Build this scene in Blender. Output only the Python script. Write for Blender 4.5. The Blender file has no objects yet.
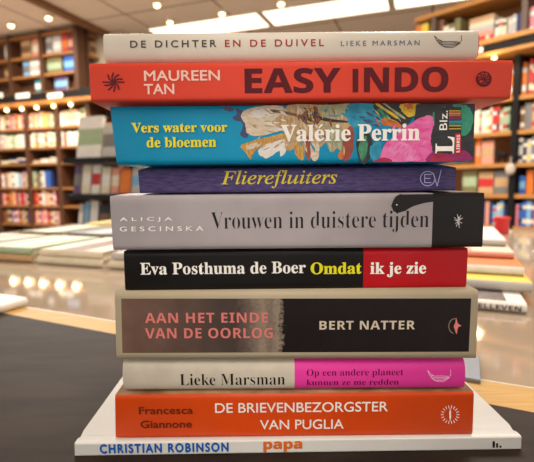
import bpy, bmesh, math, random
from mathutils import Vector, Matrix

# ------------------------------------------------------------------ camera, world, light
F_PX = 440.0
PITCH = math.atan(47.0 / F_PX)
ROLL = math.radians(0.5)
TABLE = 0.90
D = 0.235                                   # distance from the lens to the spine of the front-most book
_R = Vector((1, 0, 0)); _U = Vector((0, math.sin(PITCH), math.cos(PITCH))); _F = Vector((0, math.cos(PITCH), -math.sin(PITCH)))
CR = _R * math.cos(ROLL) - _U * math.sin(ROLL)
CU = _U * math.cos(ROLL) + _R * math.sin(ROLL)

def ray(px, py):
    return _F + CR * ((px - 267.0) / F_PX) + CU * ((231.0 - py) / F_PX)

_r = ray(267, 453.5)
EYE = TABLE - _r.z * D / _r.y
CAM = Vector((0, 0, EYE))

def at_y(px, py, Y):
    r = ray(px, py); return CAM + r * (Y / r.y)

def at_z(px, py, Z):
    r = ray(px, py); return CAM + r * ((Z - CAM.z) / r.z)

def at_wall(px, py, p0, n):
    r = ray(px, py); return CAM + r * ((p0 - CAM).dot(n) / r.dot(n))

scene = bpy.context.scene
COL = scene.collection
cam_data = bpy.data.cameras.new('camera')
cam = bpy.data.objects.new('camera', cam_data); COL.objects.link(cam)
cam.matrix_world = Matrix(((CR.x, CU.x, -_F.x, CAM.x), (CR.y, CU.y, -_F.y, CAM.y), (CR.z, CU.z, -_F.z, CAM.z), (0, 0, 0, 1)))
cam_data.sensor_width = 36.0
cam_data.lens = F_PX / 534.0 * 36.0
cam_data.clip_start = 0.01
cam_data.dof.use_dof = True
cam_data.dof.focus_distance = D + 0.004
cam_data.dof.aperture_fstop = cam_data.lens / 2.35
scene.camera = cam

world = bpy.data.worlds.new('shop_air'); scene.world = world
world.use_nodes = True
world.node_tree.nodes['Background'].inputs[0].default_value = (1.0, 0.945, 0.875, 1)
world.node_tree.nodes['Background'].inputs[1].default_value = 1.22
scene.view_settings.view_transform = 'Standard'
scene.view_settings.look = 'None'
scene.view_settings.gamma = 1.0
scene.view_settings.use_curve_mapping = False
scene.view_settings.exposure = 0.1

CEIL = EYE + 2.12
def area(name, loc, sx, sy, power, col=(1.0, 0.945, 0.865), rz=0.0):
    l = bpy.data.lights.new(name, 'AREA'); l.shape = 'RECTANGLE'; l.size = sx; l.size_y = sy; l.energy = power; l.color = col
    o = bpy.data.objects.new(name, l); COL.objects.link(o); o.location = loc; o.rotation_euler = (0, 0, rz)
    return o
AX = math.radians(-20)                       # the room's own axis
area('ceiling_lamp_over_counter', (-0.2, -1.6, CEIL - 0.06), 3.4, 1.8, 60, rz=AX)
area('ceiling_lamp_over_tables', (0.2, 2.3, CEIL - 0.06), 3.6, 0.8, 58, rz=AX)
area('ceiling_lamp_by_far_shelves', (-2.3, 4.7, CEIL - 0.06), 3.0, 0.6, 225, rz=AX)
area('ceiling_lamp_by_right_shelves', (1.2, 2.4, CEIL - 0.06), 1.6, 0.5, 85, rz=math.radians(-48))

# ------------------------------------------------------------------ materials
def lin(c):
    return tuple((v / 255.0 / 12.92) if v / 255.0 <= 0.04045 else ((v / 255.0 + 0.055) / 1.055) ** 2.4 for v in c)
_mats = {}
def mat(name, rgb, rough=0.55, spec=0.4, var=0.0, scale=60.0, emit=0.0, coat=0.0, stretch=(1, 1, 1), bump=0.0, metal=0.0, rgb2=None):
    """procedural material: a noise-varied base colour"""
    if name in _mats: return _mats[name]
    m = bpy.data.materials.new(name); m.use_nodes = True; _mats[name] = m
    nt = m.node_tree; b = nt.nodes['Principled BSDF']
    b.inputs['Roughness'].default_value = rough
    b.inputs['Specular IOR Level'].default_value = spec
    b.inputs['Metallic'].default_value = metal
    b.inputs['Coat Weight'].default_value = coat
    b.inputs['Coat Roughness'].default_value = 0.05
    c = lin(rgb)
    tc = nt.nodes.new('ShaderNodeTexCoord'); mp = nt.nodes.new('ShaderNodeMapping'); nz = nt.nodes.new('ShaderNodeTexNoise')
    mp.inputs['Scale'].default_value = stretch
    nz.inputs['Scale'].default_value = scale; nz.inputs['Detail'].default_value = 4
    nt.links.new(tc.outputs['Object'], mp.inputs['Vector']); nt.links.new(mp.outputs['Vector'], nz.inputs['Vector'])
    mix = nt.nodes.new('ShaderNodeMix'); mix.data_type = 'RGBA'
    c2 = lin(rgb2) if rgb2 else tuple(v * (1 - var) for v in c)
    mix.inputs['A'].default_value = (*c, 1); mix.inputs['B'].default_value = (*c2, 1)
    rp = nt.nodes.new('ShaderNodeValToRGB'); rp.color_ramp.elements[0].position = 0.35; rp.color_ramp.elements[1].position = 0.65
    nt.links.new(nz.outputs['Fac'], rp.inputs['Fac']); nt.links.new(rp.outputs['Color'], mix.inputs['Factor'])
    nt.links.new(mix.outputs['Result'], b.inputs['Base Color'])
    if bump:
        bp = nt.nodes.new('ShaderNodeBump'); bp.inputs['Strength'].default_value = bump; bp.inputs['Distance'].default_value = 0.001
        nt.links.new(nz.outputs['Fac'], bp.inputs['Height']); nt.links.new(bp.outputs['Normal'], b.inputs['Normal'])
    if emit:
        b.inputs['Emission Color'].default_value = (*c, 1); b.inputs['Emission Strength'].default_value = emit
    return m

def split_mat(name, rgb_a, rgb_b, x, rough=0.4, var=0.1):
    """a printed cover of two inks that meet at local x"""
    m = mat(name, rgb_a, rough, 0.22, var, 90)
    nt = m.node_tree; b = nt.nodes['Principled BSDF']
    src = b.inputs['Base Color'].links[0].from_socket
    tc = nt.nodes.new('ShaderNodeTexCoord'); sx = nt.nodes.new('ShaderNodeSeparateXYZ'); gt = nt.nodes.new('ShaderNodeMath'); gt.operation = 'GREATER_THAN'
    gt.inputs[1].default_value = x
    nt.links.new(tc.outputs['Object'], sx.inputs[0]); nt.links.new(sx.outputs['X'], gt.inputs[0])
    mx = nt.nodes.new('ShaderNodeMix'); mx.data_type = 'RGBA'
    nt.links.new(gt.outputs[0], mx.inputs['Factor']); nt.links.new(src, mx.inputs['A']); mx.inputs['B'].default_value = (*lin(rgb_b), 1)
    nt.links.new(mx.outputs['Result'], b.inputs['Base Color'])
    return m

M_PAPER = mat('paper_pages', (214, 203, 182), 0.8, 0.2, 0.22, 30, stretch=(1, 1, 60))
M_WHITEPAPER = mat('white_pages', (225, 220, 208), 0.8, 0.2, 0.15, 30, stretch=(1, 1, 60))

# ------------------------------------------------------------------ mesh helpers
def link(name, bm, mats, parent=None, smooth=False):
    bmesh.ops.recalc_face_normals(bm, faces=bm.faces[:])
    me = bpy.data.meshes.new(name); bm.to_mesh(me); bm.free()
    for m in (mats if isinstance(mats, (list, tuple)) else [mats]): me.materials.append(m)
    if smooth:
        for p in me.polygons: p.use_smooth = True
    o = bpy.data.objects.new(name, me); COL.objects.link(o)
    if parent: o.parent = parent
    return o

def tag(o, label=None, cat=None, group=None, kind=None):
    if label: o['label'] = label
    if cat: o['category'] = cat
    if group: o['group'] = group
    if kind: o['kind'] = kind
    return o

def empty(name, loc, rz=0.0, label=None, cat=None, group=None):
    o = bpy.data.objects.new(name, None); COL.objects.link(o); o.empty_display_size = 0.02
    o.location = loc; o.rotation_euler = (0, 0, rz)
    return tag(o, label, cat, group)

def box(bm, x0, x1, y0, y1, z0, z1, mi=0, bevel=0.0):
    vs = [bm.verts.new(p) for p in ((x0, y0, z0), (x1, y0, z0), (x1, y1, z0), (x0, y1, z0), (x0, y0, z1), (x1, y0, z1), (x1, y1, z1), (x0, y1, z1))]
    fs = [bm.faces.new([vs[i] for i in q]) for q in ((0, 3, 2, 1), (4, 5, 6, 7), (0, 1, 5, 4), (1, 2, 6, 5), (2, 3, 7, 6), (3, 0, 4, 7))]
    for f in fs: f.material_index = mi
    if bevel:
        es = list({e for f in fs for e in f.edges})
        r = bmesh.ops.bevel(bm, geom=es, offset=bevel, segments=2, affect='EDGES', profile=0.5)
        for f in r['faces']: f.material_index = mi
    return fs

def cyl(bm, c, r, h, n=20, mi=0, r2=None):
    r2 = r if r2 is None else r2
    a = [bm.verts.new((c[0] + r * math.cos(2 * math.pi * k / n), c[1] + r * math.sin(2 * math.pi * k / n), c[2])) for k in range(n)]
    b = [bm.verts.new((c[0] + r2 * math.cos(2 * math.pi * k / n), c[1] + r2 * math.sin(2 * math.pi * k / n), c[2] + h)) for k in range(n)]
    fs = [bm.faces.new(a[::-1]), bm.faces.new(b)] + [bm.faces.new((a[k], a[(k + 1) % n], b[(k + 1) % n], b[k])) for k in range(n)]
    for f in fs: f.material_index = mi

def struct(name, bm, m):
    return tag(link(name, bm, m), kind='structure')

# ------------------------------------------------------------------ the room
UX = Vector((math.cos(AX), math.sin(AX), 0)); VX = Vector((-math.sin(AX), math.cos(AX), 0))
M_FLOOR = mat('floor_boards', (176, 164, 148), 0.35, 0.4, 0.2, 8, stretch=(1, 12, 1))
M_WALL = mat('cream_wall_paint', (190, 170, 145), 0.8, 0.2, 0.06, 12)

def ceiling_mat():
    m = mat('ceiling_tiles', (224, 204, 188), 0.85, 0.15, 0.06, 25)
    nt = m.node_tree; b = nt.nodes['Principled BSDF']; src = b.inputs['Base Color'].links[0].from_socket
    tc = nt.nodes.new('ShaderNodeTexCoord'); br = nt.nodes.new('ShaderNodeTexBrick')
    br.offset = 0.0; br.inputs['Scale'].default_value = 1.0; br.inputs['Brick Width'].default_value = 1.2; br.inputs['Row Height'].default_value = 1.2
    br.inputs['Mortar Size'].default_value = 0.012
    nt.links.new(tc.outputs['Object'], br.inputs['Vector'])
    mx = nt.nodes.new('ShaderNodeMix'); mx.data_type = 'RGBA'
    nt.links.new(br.outputs['Fac'], mx.inputs['Factor']); nt.links.new(src, mx.inputs['A']); mx.inputs['B'].default_value = (*lin((120, 92, 72)), 1)
    nt.links.new(mx.outputs['Result'], b.inputs['Base Color'])
    return m

# far wall line (left bookcase) and right wall line
PW = at_y(40, 184, 6.3); PW.z = 0
NW = VX
RX_A = math.radians(-48)
UR = Vector((math.cos(RX_A), math.sin(RX_A), 0)); VR = Vector((-math.sin(RX_A), math.cos(RX_A), 0))
PR = at_y(511, 200, 3.8); PR.z = 0
def far_sz(px, py):
    p = at_wall(px, py, PW, NW); return (p - PW).dot(UX), p.z
def right_sz(px, py):
    p = at_wall(px, py, PR, VR); return (p - PR).dot(UR), p.z

bm = bmesh.new(); box(bm, -8, 8, -5, 9, -0.1, 0); f = struct('floor', bm, M_FLOOR); f.rotation_euler = (0, 0, AX)
bm = bmesh.new(); box(bm, -8, 8, -5, 9, CEIL, CEIL + 0.1); f = struct('ceiling', bm, ceiling_mat()); f.rotation_euler = (0, 0, AX)
bm = bmesh.new(); box(bm, -3.6, 1.2, 0.42, 0.55, 0, CEIL); f = struct('wall_left', bm, M_WALL); f.location = PW; f.rotation_euler = (0, 0, AX)
bm = bmesh.new(); box(bm, -3, 9, 4.0, 4.12, 0, CEIL); f = struct('wall_back', bm, M_WALL); f.location = PW; f.rotation_euler = (0, 0, AX)
bm = bmesh.new(); box(bm, -3.72, -3.6, -3.5, 4.0, 0, CEIL); f = struct('wall_side', bm, M_WALL); f.location = PW; f.rotation_euler = (0, 0, AX)
RTOP = right_sz(455, 11.0)[1]
bm = bmesh.new(); box(bm, -1.0, 3.5, 0.40, 0.52, 0, RTOP + 0.04); f = struct('wall_right', bm, M_WALL); f.location = PR; f.rotation_euler = (0, 0, RX_A)

# ------------------------------------------------------------------ the stack of books
ACUTE = '\u00b4'
def serif(s):
    return ''.join(chr(0x1D400 + ord(c) - 65) if 'A' <= c <= 'Z' else chr(0x1D41A + ord(c) - 97) if 'a' <= c <= 'z' else c for c in s)
def italic(s):
    return ''.join('\u210e' if c == 'h' else chr(0x1D434 + ord(c) - 65) if 'A' <= c <= 'Z' else chr(0x1D44E + ord(c) - 97) if 'a' <= c <= 'z' else c for c in s)
def sansb(s):
    return ''.join(chr(0x1D5D4 + ord(c) - 65) if 'A' <= c <= 'Z' else chr(0x1D5EE + ord(c) - 97) if 'a' <= c <= 'z' else c for c in s)

def text_mesh(body, offset=0.0, spacing=1.0):
    cu = bpy.data.curves.new('lettering', 'FONT'); cu.body = body; cu.offset = offset; cu.space_character = spacing; cu.resolution_u = 6
    o = bpy.data.objects.new('lettering', cu); COL.objects.link(o)
    dg = bpy.context.evaluated_depsgraph_get()
    me = bpy.data.meshes.new_from_object(o.evaluated_get(dg))
    bpy.data.objects.remove(o); bpy.data.curves.remove(cu)
    return me

class Book:
    """a book lying on its side with the spine towards local -y; corners are read off the spine plane"""
    def __init__(s, name, label, back, yaw, tl, bl, tr, br, ztop, zbot, depth, cover, pages=M_PAPER, bulge=0.0, hard=False, hinge=0.02, cat='book', thick=0.0007):
        s.yaw = math.radians(yaw); s.back = back
        s.o = Vector((0, D + back, 0)); s.n = Vector((-math.sin(s.yaw), math.cos(s.yaw), 0)); s.u = Vector((math.cos(s.yaw), math.sin(s.yaw), 0))
        s.zb = zbot; s.bulge = bulge
        s.root = empty(name, (0, D + back, zbot), s.yaw, label, cat)
        TL, BL, TR, BR = (s.L(*p) for p in (tl, bl, tr, br))
        zt = (TL[1] + TR[1]) / 2; zb = max(0.0, (BL[1] + BR[1]) / 2)
        H = ztop - zbot - (0.00025 if ztop < 9 else 0)
        zt = min(zt, H); s.zt = zt; s.zfb = zb
        xl = lambda z: TL[0] + (BL[0] - TL[0]) * (TL[1] - z) / (TL[1] - BL[1])
        xr = lambda z: TR[0] + (BR[0] - TR[0]) * (TR[1] - z) / (TR[1] - BR[1])
        s.xl, s.xr = xl, xr
        t = 0.0022 if hard else thick
        N = 14
        fr = []
        for k in range(N + 1):
            q = 1 - 2 * k / N
            b = bulge if bulge else 0.0006
            e = 2.6 if bulge else 8
            fr.append((b * (1 - (max(0.0, 1 - abs(q) ** e)) ** (1 / e)), (zt + zb) / 2 + q * (zt - zb) / 2))
        outer = [(depth, H), (hinge + 0.004, H)]
        if hard and not bulge:
            outer += [(0.0125, H), (0.0105, H - 0.0007), (0.0085, H - 0.0013), (0.0065, H - 0.0007), (0.0045, zt)]
        outer += fr
        if hard and not bulge:
            outer += [(0.0045, zb), (0.0065, 0.0007), (0.0085, 0.0013), (0.0105, 0.0007), (0.0125, 0)]
        outer += [(hinge + 0.004, 0), (depth, 0)]
        # inner offset path
        inner = []
        for i, p in enumerate(outer):
            a = outer[max(0, i - 1)]; c = outer[min(len(outer) - 1, i + 1)]
            d = Vector((c[0] - a[0], c[1] - a[1]))
            if d.length < 1e-9: d = Vector((-1, 0))
            d.normalize(); nrm = Vector((-d.y, d.x))          # to the left of travel = inwards
            inner.append((p[0] + nrm.x * t, p[1] + nrm.y * t))
        bm = bmesh.new()
        def ring(path, fx): return [bm.verts.new((fx(z), y, z)) for y, z in path]
        oL, oR, iL, iR = ring(outer, xl), ring(outer, xr), ring(inner, xl), ring(inner, xr)
        n = len(outer)
        for k in range(n - 1):
            f = bm.faces.new((oL[k], oL[k + 1], oR[k + 1], oR[k])); f.smooth = True
            bm.faces.new((iL[k], iR[k], iR[k + 1], iL[k + 1]))
            bm.faces.new((oL[k], iL[k], iL[k + 1], oL[k + 1])); bm.faces.new((oR[k], oR[k + 1], iR[k + 1], iR[k]))
        for k in (0, n - 1): bm.faces.new((oL[k], oR[k], iR[k], iL[k]))
        s.cover = link('cover', bm, cover, s.root)
        ins = 0.003 if hard else 0.0006
        g = 0.004 if hard else 0.001
        ys = max(0.002 + t, bulge * 0.7 + t)
        dip = 0.0014 if (hard and not bulge) else 0.0
        prof = [(depth - g, H - t), (hinge + 0.004, H - t), (ys, zt - t - dip - bulge * 0.25), (ys, zb + t + dip + bulge * 0.25), (hinge + 0.004, t), (depth - g, t)]
        if hard: prof = [(depth - g, H - t), (0.0135, H - t), (ys, zt - t - 0.0016 - bulge * 0.25), (ys, zb + t + 0.0016 + bulge * 0.25), (0.0135, t), (depth - g, t)]
        bm = bmesh.new()
        A = [bm.verts.new((xl(z) + ins, y, z)) for y, z in prof]; B = [bm.verts.new((xr(z) - ins, y, z)) for y, z in prof]
        bm.faces.new(A); bm.faces.new(B[::-1])
        for k in range(6): bm.faces.new((A[k], B[k], B[(k + 1) % 6], A[(k + 1) % 6]))
        s.pages = link('page_block', bm, pages, s.root)
    def L(s, px, py):
        r = ray(px, py); p = CAM + r * ((s.o - CAM).dot(s.n) / r.dot(s.n))
        return ((p - s.o).dot(s.u), p.z - s.zb)
    def y_at(s, z, eps):
        if not s.bulge: return -eps
        q = min(0.98, abs((z - (s.zt + s.zfb) / 2) / ((s.zt - s.zfb) / 2)))
        return s.bulge * (1 - (1 - q ** 2.6) ** (1 / 2.6)) - eps
    def text(s, name, body, x0, yb, x1, yt, m, offset=0.0, spacing=1.0, rot=False, acute_after=None, eps=0.00014, label=None):
        plain = all(ord(c) < 256 for c in body); lay = {}
        me = text_mesh(body, 0.0 if plain else offset, spacing)
        bm = bmesh.new(); bm.from_mesh(me)
        if plain and offset:
            for q_, (dx, dy) in enumerate(((1, 0), (-1, 0), (0, 1), (0, -1))):
                n0 = len(bm.verts); bm.from_mesh(me); bm.verts.ensure_lookup_table()
                for v in bm.verts[n0:]: v.co += Vector((dx * offset, dy * offset, 0)); lay[v] = q_ + 1
        bpy.data.meshes.remove(me)
        if acute_after:
            a = text_mesh(body[:acute_after - 1], offset, spacing); b = text_mesh(body[:acute_after], offset, spacing)
            ax = (max(v.co.x for v in a.vertices) + max(v.co.x for v in b.vertices)) / 2 + 0.03
            bpy.data.meshes.remove(a); bpy.data.meshes.remove(b)
            bm.faces.new([bm.verts.new((ax + dx, dy, 0)) for dx, dy in ((-0.08, 0.53), (-0.02, 0.53), (0.16, 0.68), (0.06, 0.72))])
        if rot:
            for v in bm.verts: v.co = Vector((-v.co.y, v.co.x, 0))
        mn = [min(v.co[i] for v in bm.verts) for i in (0, 1)]; mx = [max(v.co[i] for v in bm.verts) for i in (0, 1)]
        X0, Z0 = s.L(x0, yb); X1, Z1 = s.L(x1, yt)
        for v in bm.verts:
            v.co = Vector((X0 + (v.co.x - mn[0]) / (mx[0] - mn[0]) * (X1 - X0), 0, Z0 + (v.co.y - mn[1]) / (mx[1] - mn[1]) * (Z1 - Z0)))
        for v, q_ in lay.items(): v.co.y = q_
        if s.bulge:
            for k in range(1, 8):
                z = Z0 + (Z1 - Z0) * k / 8
                bmesh.ops.bisect_plane(bm, geom=bm.verts[:] + bm.edges[:] + bm.faces[:], plane_co=(0, 0, z), plane_no=(0, 0, 1))
        for v in bm.verts: v.co.y = s.y_at(v.co.z, eps + 0.00002 * round(v.co.y))
        return s.face_front(link(name, bm, m, s.root), label)
    def face_front(s, o, label=None):
        me = o.data
        for p in me.polygons:
            if p.normal.y > 0: p.flip()
        if label: o['label'] = label
        return o
    def decal(s, name, shapes, mats, eps=0.00014, step=0.00002, label=None, sub=False):
        """printed shapes: list of (points in photo pixels, material index); later ones lie on top"""
        bm = bmesh.new()
        for i, (pts, mi) in enumerate(shapes):
            vs = []
            for p in pts:
                X, Z = s.L(*p); vs.append(bm.verts.new((X, s.y_at(Z, eps + step * i), Z)))
            f = bm.faces.new(vs); f.material_index = mi
        return s.face_front(link(name, bm, mats, s.root), label)
    def strokes(s, name, lines, w, m, eps=0.00014, label=None):
        shapes = []
        for ln in lines:
            for a, b in zip(ln[:-1], ln[1:]):
                d = Vector((b[0] - a[0], b[1] - a[1]))
                if d.length < 1e-6: continue
                d.normalize(); n = Vector((-d.y, d.x)) * (w / 2); e = d * (w * 0.3)
                a2 = (a[0] - e.x, a[1] - e.y); b2 = (b[0] + e.x, b[1] + e.y)
                shapes.append(([(a2[0] + n.x, a2[1] + n.y), (b2[0] + n.x, b2[1] + n.y), (b2[0] - n.x, b2[1] - n.y), (a2[0] - n.x, a2[1] - n.y)], 0))
        return s.decal(name, shapes, m, eps, 0.000004, label)

def circ(cx, cy, r, n=24, a0=0, a1=360, ry=None):
    ry = r if ry is None else ry
    return [(cx + r * math.cos(math.radians(a0 + (a1 - a0) * k / n)), cy + ry * math.sin(math.radians(a0 + (a1 - a0) * k / n))) for k in range(n + (a1 - a0 != 360))]

def blob(pts, n=5, rough=0.0):
    """closed Catmull-Rom through the points"""
    out = []; L = len(pts); jit = random.Random(int(pts[0][0] * 7 + pts[0][1]))
    for i in range(L):
        p0, p1, p2, p3 = (Vector(pts[(i + j) % L]) for j in (-1, 0, 1, 2))
        for k in range(n):
            t = k / n
            q = 0.5 * ((2 * p1) + (p2 - p0) * t + (2 * p0 - 5 * p1 + 4 * p2 - p3) * t * t + (3 * p1 - p0 - 3 * p2 + p3) * t ** 3)
            a_ = rough if k else 0.0
            out.append((q.x + jit.uniform(-a_, a_), q.y + jit.uniform(-a_, a_)))
    return out

def zc(py, back=0.0): return at_y(267, py, D + back).z

C0 = TABLE
C1 = zc(437.6, 0.002)         # picture book / orange book
C2 = zc(392.6, 0.004)
C3 = zc(359.6, 0.005)
C4 = zc(289.8, 0.004)
C5 = zc(249.2, 0.004)
C6 = zc(193.0, 0.008)
C7 = zc(163.4, 0.006)
C8 = zc(102.5, 0.006)
C9 = zc(60.6, 0.002)
C10 = zc(30.2, 0.007)

INK = lambda n, c, r=0.5: mat(n, c, r, 0.15, 0.05, 200)         # a colour of None means an ink mixed before

# --- large white picture book
PB = Book('picture_book', 'large thin white hardback with blue author name, at the bottom of the stack', 0.0, 0.65,
          (74.5, 441.2), (74.8, 456.6), (521.5, 434.6), (521.0, 451.2), C1, C0, 0.235,
          mat('white_laminated_board', (226, 225, 220), 0.35, 0.5, 0.04, 30), M_WHITEPAPER, hard=True)
PB.text('author_lettering', 'CHRISTIAN ROBINSON', 100, 453.6, 228.6, 442.0, INK('blue_ink', (22, 92, 180)), 0.046, 1.25)
PB.text('title_lettering', sansb('papa'), 263.3, 452.2, 302.3, 440.9, INK('orange_ink', (224, 112, 36)), 0.025, 1.0, label='orange title lettering')
PB.decal('publisher_emblem', [([(492.6, 441.0), (494.8, 441.0), (494.8, 447.6), (492.6, 447.6)], 0), ([(496.0, 443.2), (498.0, 443.2), (498.0, 447.5), (496.0, 447.5)], 0), ([(499.4, 445.5), (501.4, 445.5), (501.4, 447.5), (499.4, 447.5)], 0)], INK('black_ink', (22, 20, 20)))

# --- orange paperback
OB = Book('paperback_book', 'orange paperback with white two-line title, lying on the large white picture book', 0.003, 0.1,
          (115, 395.2), (115.6, 438.6), (474, 391.8), (472.4, 435.7), C2, C1, 0.142, mat('orange_cover', (222, 74, 8), 0.4, 0.4, 0.06, 40))
for p_ in OB.cover.data.polygons:
    if p_.normal.z > 0.9 and p_.center.y > 0.001: p_.material_index = 1
OB.cover.data.materials.append(mat('tan_cover_art', (176, 140, 104), 0.45, 0.4, 0.0, 40, rgb2=(120, 82, 54)))
OB.text('author_lettering', 'Francesca', 139, 414.3, 193, 406.2, INK('brown_ink', (112, 40, 22)), 0.022)
OB.text('author_lettering', 'Giannone', 140.8, 428.2, 191.8, 419.9, INK('brown_ink', None), 0.022)
WH = INK('white_ink', (250, 246, 238))
OB.text('title_lettering', 'DE BRIEVENBEZORGSTER', 215.2, 412.9, 388, 401.4, WH, 0.008)
OB.text('title_lettering', 'VAN PUGLIA', 260, 429.4, 343.7, 419, WH, 0.008)
OB.strokes('publisher_emblem', [[(450 + math.cos(a) * 6.6, 414.5 + math.sin(a) * 6.6), (450 + math.cos(a) * 9.2, 414.5 + math.sin(a) * 9.2)] for a in [k * math.pi / 9 for k in range(18)]] + [[(450, 408.6), (450, 420.5)], [(449.5, 411), (449.5, 418)], [(450.5, 411), (450.5, 418)]], 0.65, WH)

# --- cream and pink hardback
xs = 294.6
LB = Book('hardcover_book', 'slim round-spined hardback, left half cream and right half bright pink', 0.004, -0.25,
          (122, 360.0), (123.5, 392.2), (465.5, 358.0), (465.0, 391.4), C3, C2, 0.128, mat('cream_cloth', (214, 204, 184)), bulge=0.005, hard=True)
LB.cover.data.materials[0] = split_mat('cream_and_pink_jacket', (216, 206, 188), (240, 66, 168), LB.L(xs, 375)[0], 0.38)
BK = INK('black_ink', None)
LB.text('author_lettering', serif('Lieke Marsman'), 180, 385.6, 285, 373.2, BK, -0.012)
LB.text('title_lettering', serif('Op een andere planeet'), 306.7, 377.6, 403.4, 368.6, INK('plum_ink', (98, 22, 66)), -0.012)
LB.text('title_lettering', serif('kunnen ze me redden'), 306.7, 385.6, 399, 379, INK('plum_ink', None), -0.010)
def boat(x0, x1, y0, y1):
    P = lambda u, v: (x0 + (x1 - x0) * u, y0 + (y1 - y0) * v)
    ls = [[P(0, 0.02), P(0.06, 0.35), P(0.2, 0.72), P(0.4, 0.95), P(0.7, 0.97), P(0.95, 0.62)]]
    for k in range(4):
        ls.append([P(0.07 + 0.06 * k, 0.40 + 0.13 * k), P(0.3, 0.50 + 0.12 * k), P(0.6, 0.48 + 0.13 * k), P(0.88 - .02 * k, 0.52 + 0.08 * k), P(0.95, 0.62)])
    ls.append([P(1.0, 0.0), P(1.0, 0.42), P(0.95, 0.5)]); ls.append([P(0, 0.02), P(0.12, 0.30), P(0.3, 0.5)])
    return ls
LB.strokes('publisher_emblem', boat(427.5, 450.5, 370, 382), 0.55, mat('pale_pink_ink', (246, 190, 226)), label='pale boat-shaped emblem')

# --- beige paperback with photograph
AB = Book('paperback_book', 'thick beige-bordered paperback with dark photograph and pink capitals on its spine', 0.002, -0.9,
          (114.6, 290.8), (116.6, 359.4), (478.2, 290.9), (476.2, 358.2), C4, C3, 0.142, mat('beige_cover', (186, 172, 144), 0.45, 0.4, 0.05, 40))
def photo_mat(x0, x1):
    m = mat('spine_photograph', (78, 62, 54), 0.4, 0.2, 0.5, 90)
    nt = m.node_tree; b = nt.nodes['Principled BSDF']
    N = nt.nodes.new; Lk = nt.links.new
    tc = N('ShaderNodeTexCoord'); sx = N('ShaderNodeSeparateXYZ'); Lk(tc.outputs['Object'], sx.inputs[0])
    nz = N('ShaderNodeTexNoise'); nz.inputs['Scale'].default_value = 420; nz.inputs['Detail'].default_value = 8; Lk(tc.outputs['Object'], nz.inputs['Vector'])
    ad = N('ShaderNodeMath'); ad.operation = 'MULTIPLY_ADD'; Lk(nz.outputs['Fac'], ad.inputs[0]); ad.inputs[1].default_value = 0.011; Lk(sx.outputs['X'], ad.inputs[2])
    mr = N('ShaderNodeMapRange'); mr.inputs['From Min'].default_value = x0 + 0.0055; mr.inputs['From Max'].default_value = x1 + 0.0055; Lk(ad.outputs[0], mr.inputs['Value'])
    rp = N('ShaderNodeValToRGB'); cr = rp.color_ramp
    stops = [(0.0, (112, 86, 72)), (0.12, (104, 80, 70)), (0.28, (78, 66, 60)), (0.33, (74, 62, 58)), (0.375, (112, 98, 88)), (0.41, (150, 134, 116)), (0.43, (124, 108, 96)), (0.455, (152, 136, 118)), (0.468, (30, 24, 25)), (1.0, (34, 28, 29))]
    cr.elements[0].position = 0; cr.elements[0].color = (*lin(stops[0][1]), 1); cr.elements[1].position = 1; cr.elements[1].color = (*lin(stops[-1][1]), 1)
    for p, c in stops[1:-1]: e = cr.elements.new(p); e.color = (*lin(c), 1)
    Lk(mr.outputs[0], rp.inputs['Fac'])
    mx = N('ShaderNodeMix'); mx.data_type = 'RGBA'; mx.blend_type = 'OVERLAY'; mx.inputs['Factor'].default_value = 0.35
    n2 = N('ShaderNodeTexNoise'); n2.inputs['Scale'].default_value = 90; n2.inputs['Detail'].default_value = 5; Lk(tc.outputs['Object'], n2.inputs['Vector'])
    Lk(rp.outputs['Color'], mx.inputs['A']); Lk(n2.outputs['Fac'], mx.inputs['B']); Lk(mx.outputs['Result'], b.inputs['Base Color'])
    return m
AB.decal('spine_photograph', [([(121.2, 298.6), (471.2, 298.4), (468.7, 351.6), (122.4, 352.9)], 0)], photo_mat(AB.L(121, 325)[0], AB.L(470, 325)[0]), 0.00008, label='dark photograph printed on the spine')
PK = INK('salmon_ink', (226, 128, 122))
AB.text('title_lettering', sansb('AAN HET EINDE'), 145.2, 322.9, 268, 312.4, PK, 0.0, 1.06, eps=0.0002)
AB.text('title_lettering', sansb('VAN DE OORLOG'), 145.5, 338.4, 272.7, 327.6, PK, 0.0, 1.06, eps=0.0002)
AB.text('author_lettering', sansb('BERT NATTER'), 319.4, 329.5, 415, 320.5, INK('cream_ink', (214, 200, 178)), 0.0, 1.06, eps=0.0002, label='cream author lettering')
AB.decal('publisher_emblem', [(blob([(456, 317.5), (457.6, 323), (461.2, 325.8), (458, 327.2), (456.4, 334), (454.6, 329), (453.6, 326), (455.2, 322.5)]), 0)], PK, 0.0002, label='small salmon bird emblem')
AB.strokes('publisher_emblem', [circ(454.6, 326, 6.0, 14, 105, 275, 7.4)], 0.7, INK('olive_ink', (150, 140, 112)), 0.0002, label='thin arc beside the bird')

# --- black and red paperback
EB = Book('paperback_book', 'black and red paperback with yellow word in its title', 0.006, 0.3,
          (123.6, 251.4), (125.2, 290.4), (468, 248.6), (466.2, 287.6), C5, C4, 0.136, mat('black_cover', (26, 22, 22)))
EB.cover.data.materials[0] = split_mat('black_and_red_cover', (20, 16, 16), (190, 10, 26), EB.L(363.4, 270)[0], 0.35)
EB.text('author_lettering', serif('Eva Posthuma de Boer'), 140.5, 274.9, 305.7, 261.3, INK('white_ink', None), 0.006)
EB.text('title_lettering', serif('Omdat'), 310.6, 274.4, 361.7, 261.9, INK('yellow_ink', (232, 226, 40)), 0.012, label='yellow title word')
EB.text('title_lettering', serif('ik je zie'), 370, 277.4, 426.3, 261.6, INK('white_ink', None), 0.012, label='white title words')

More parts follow.
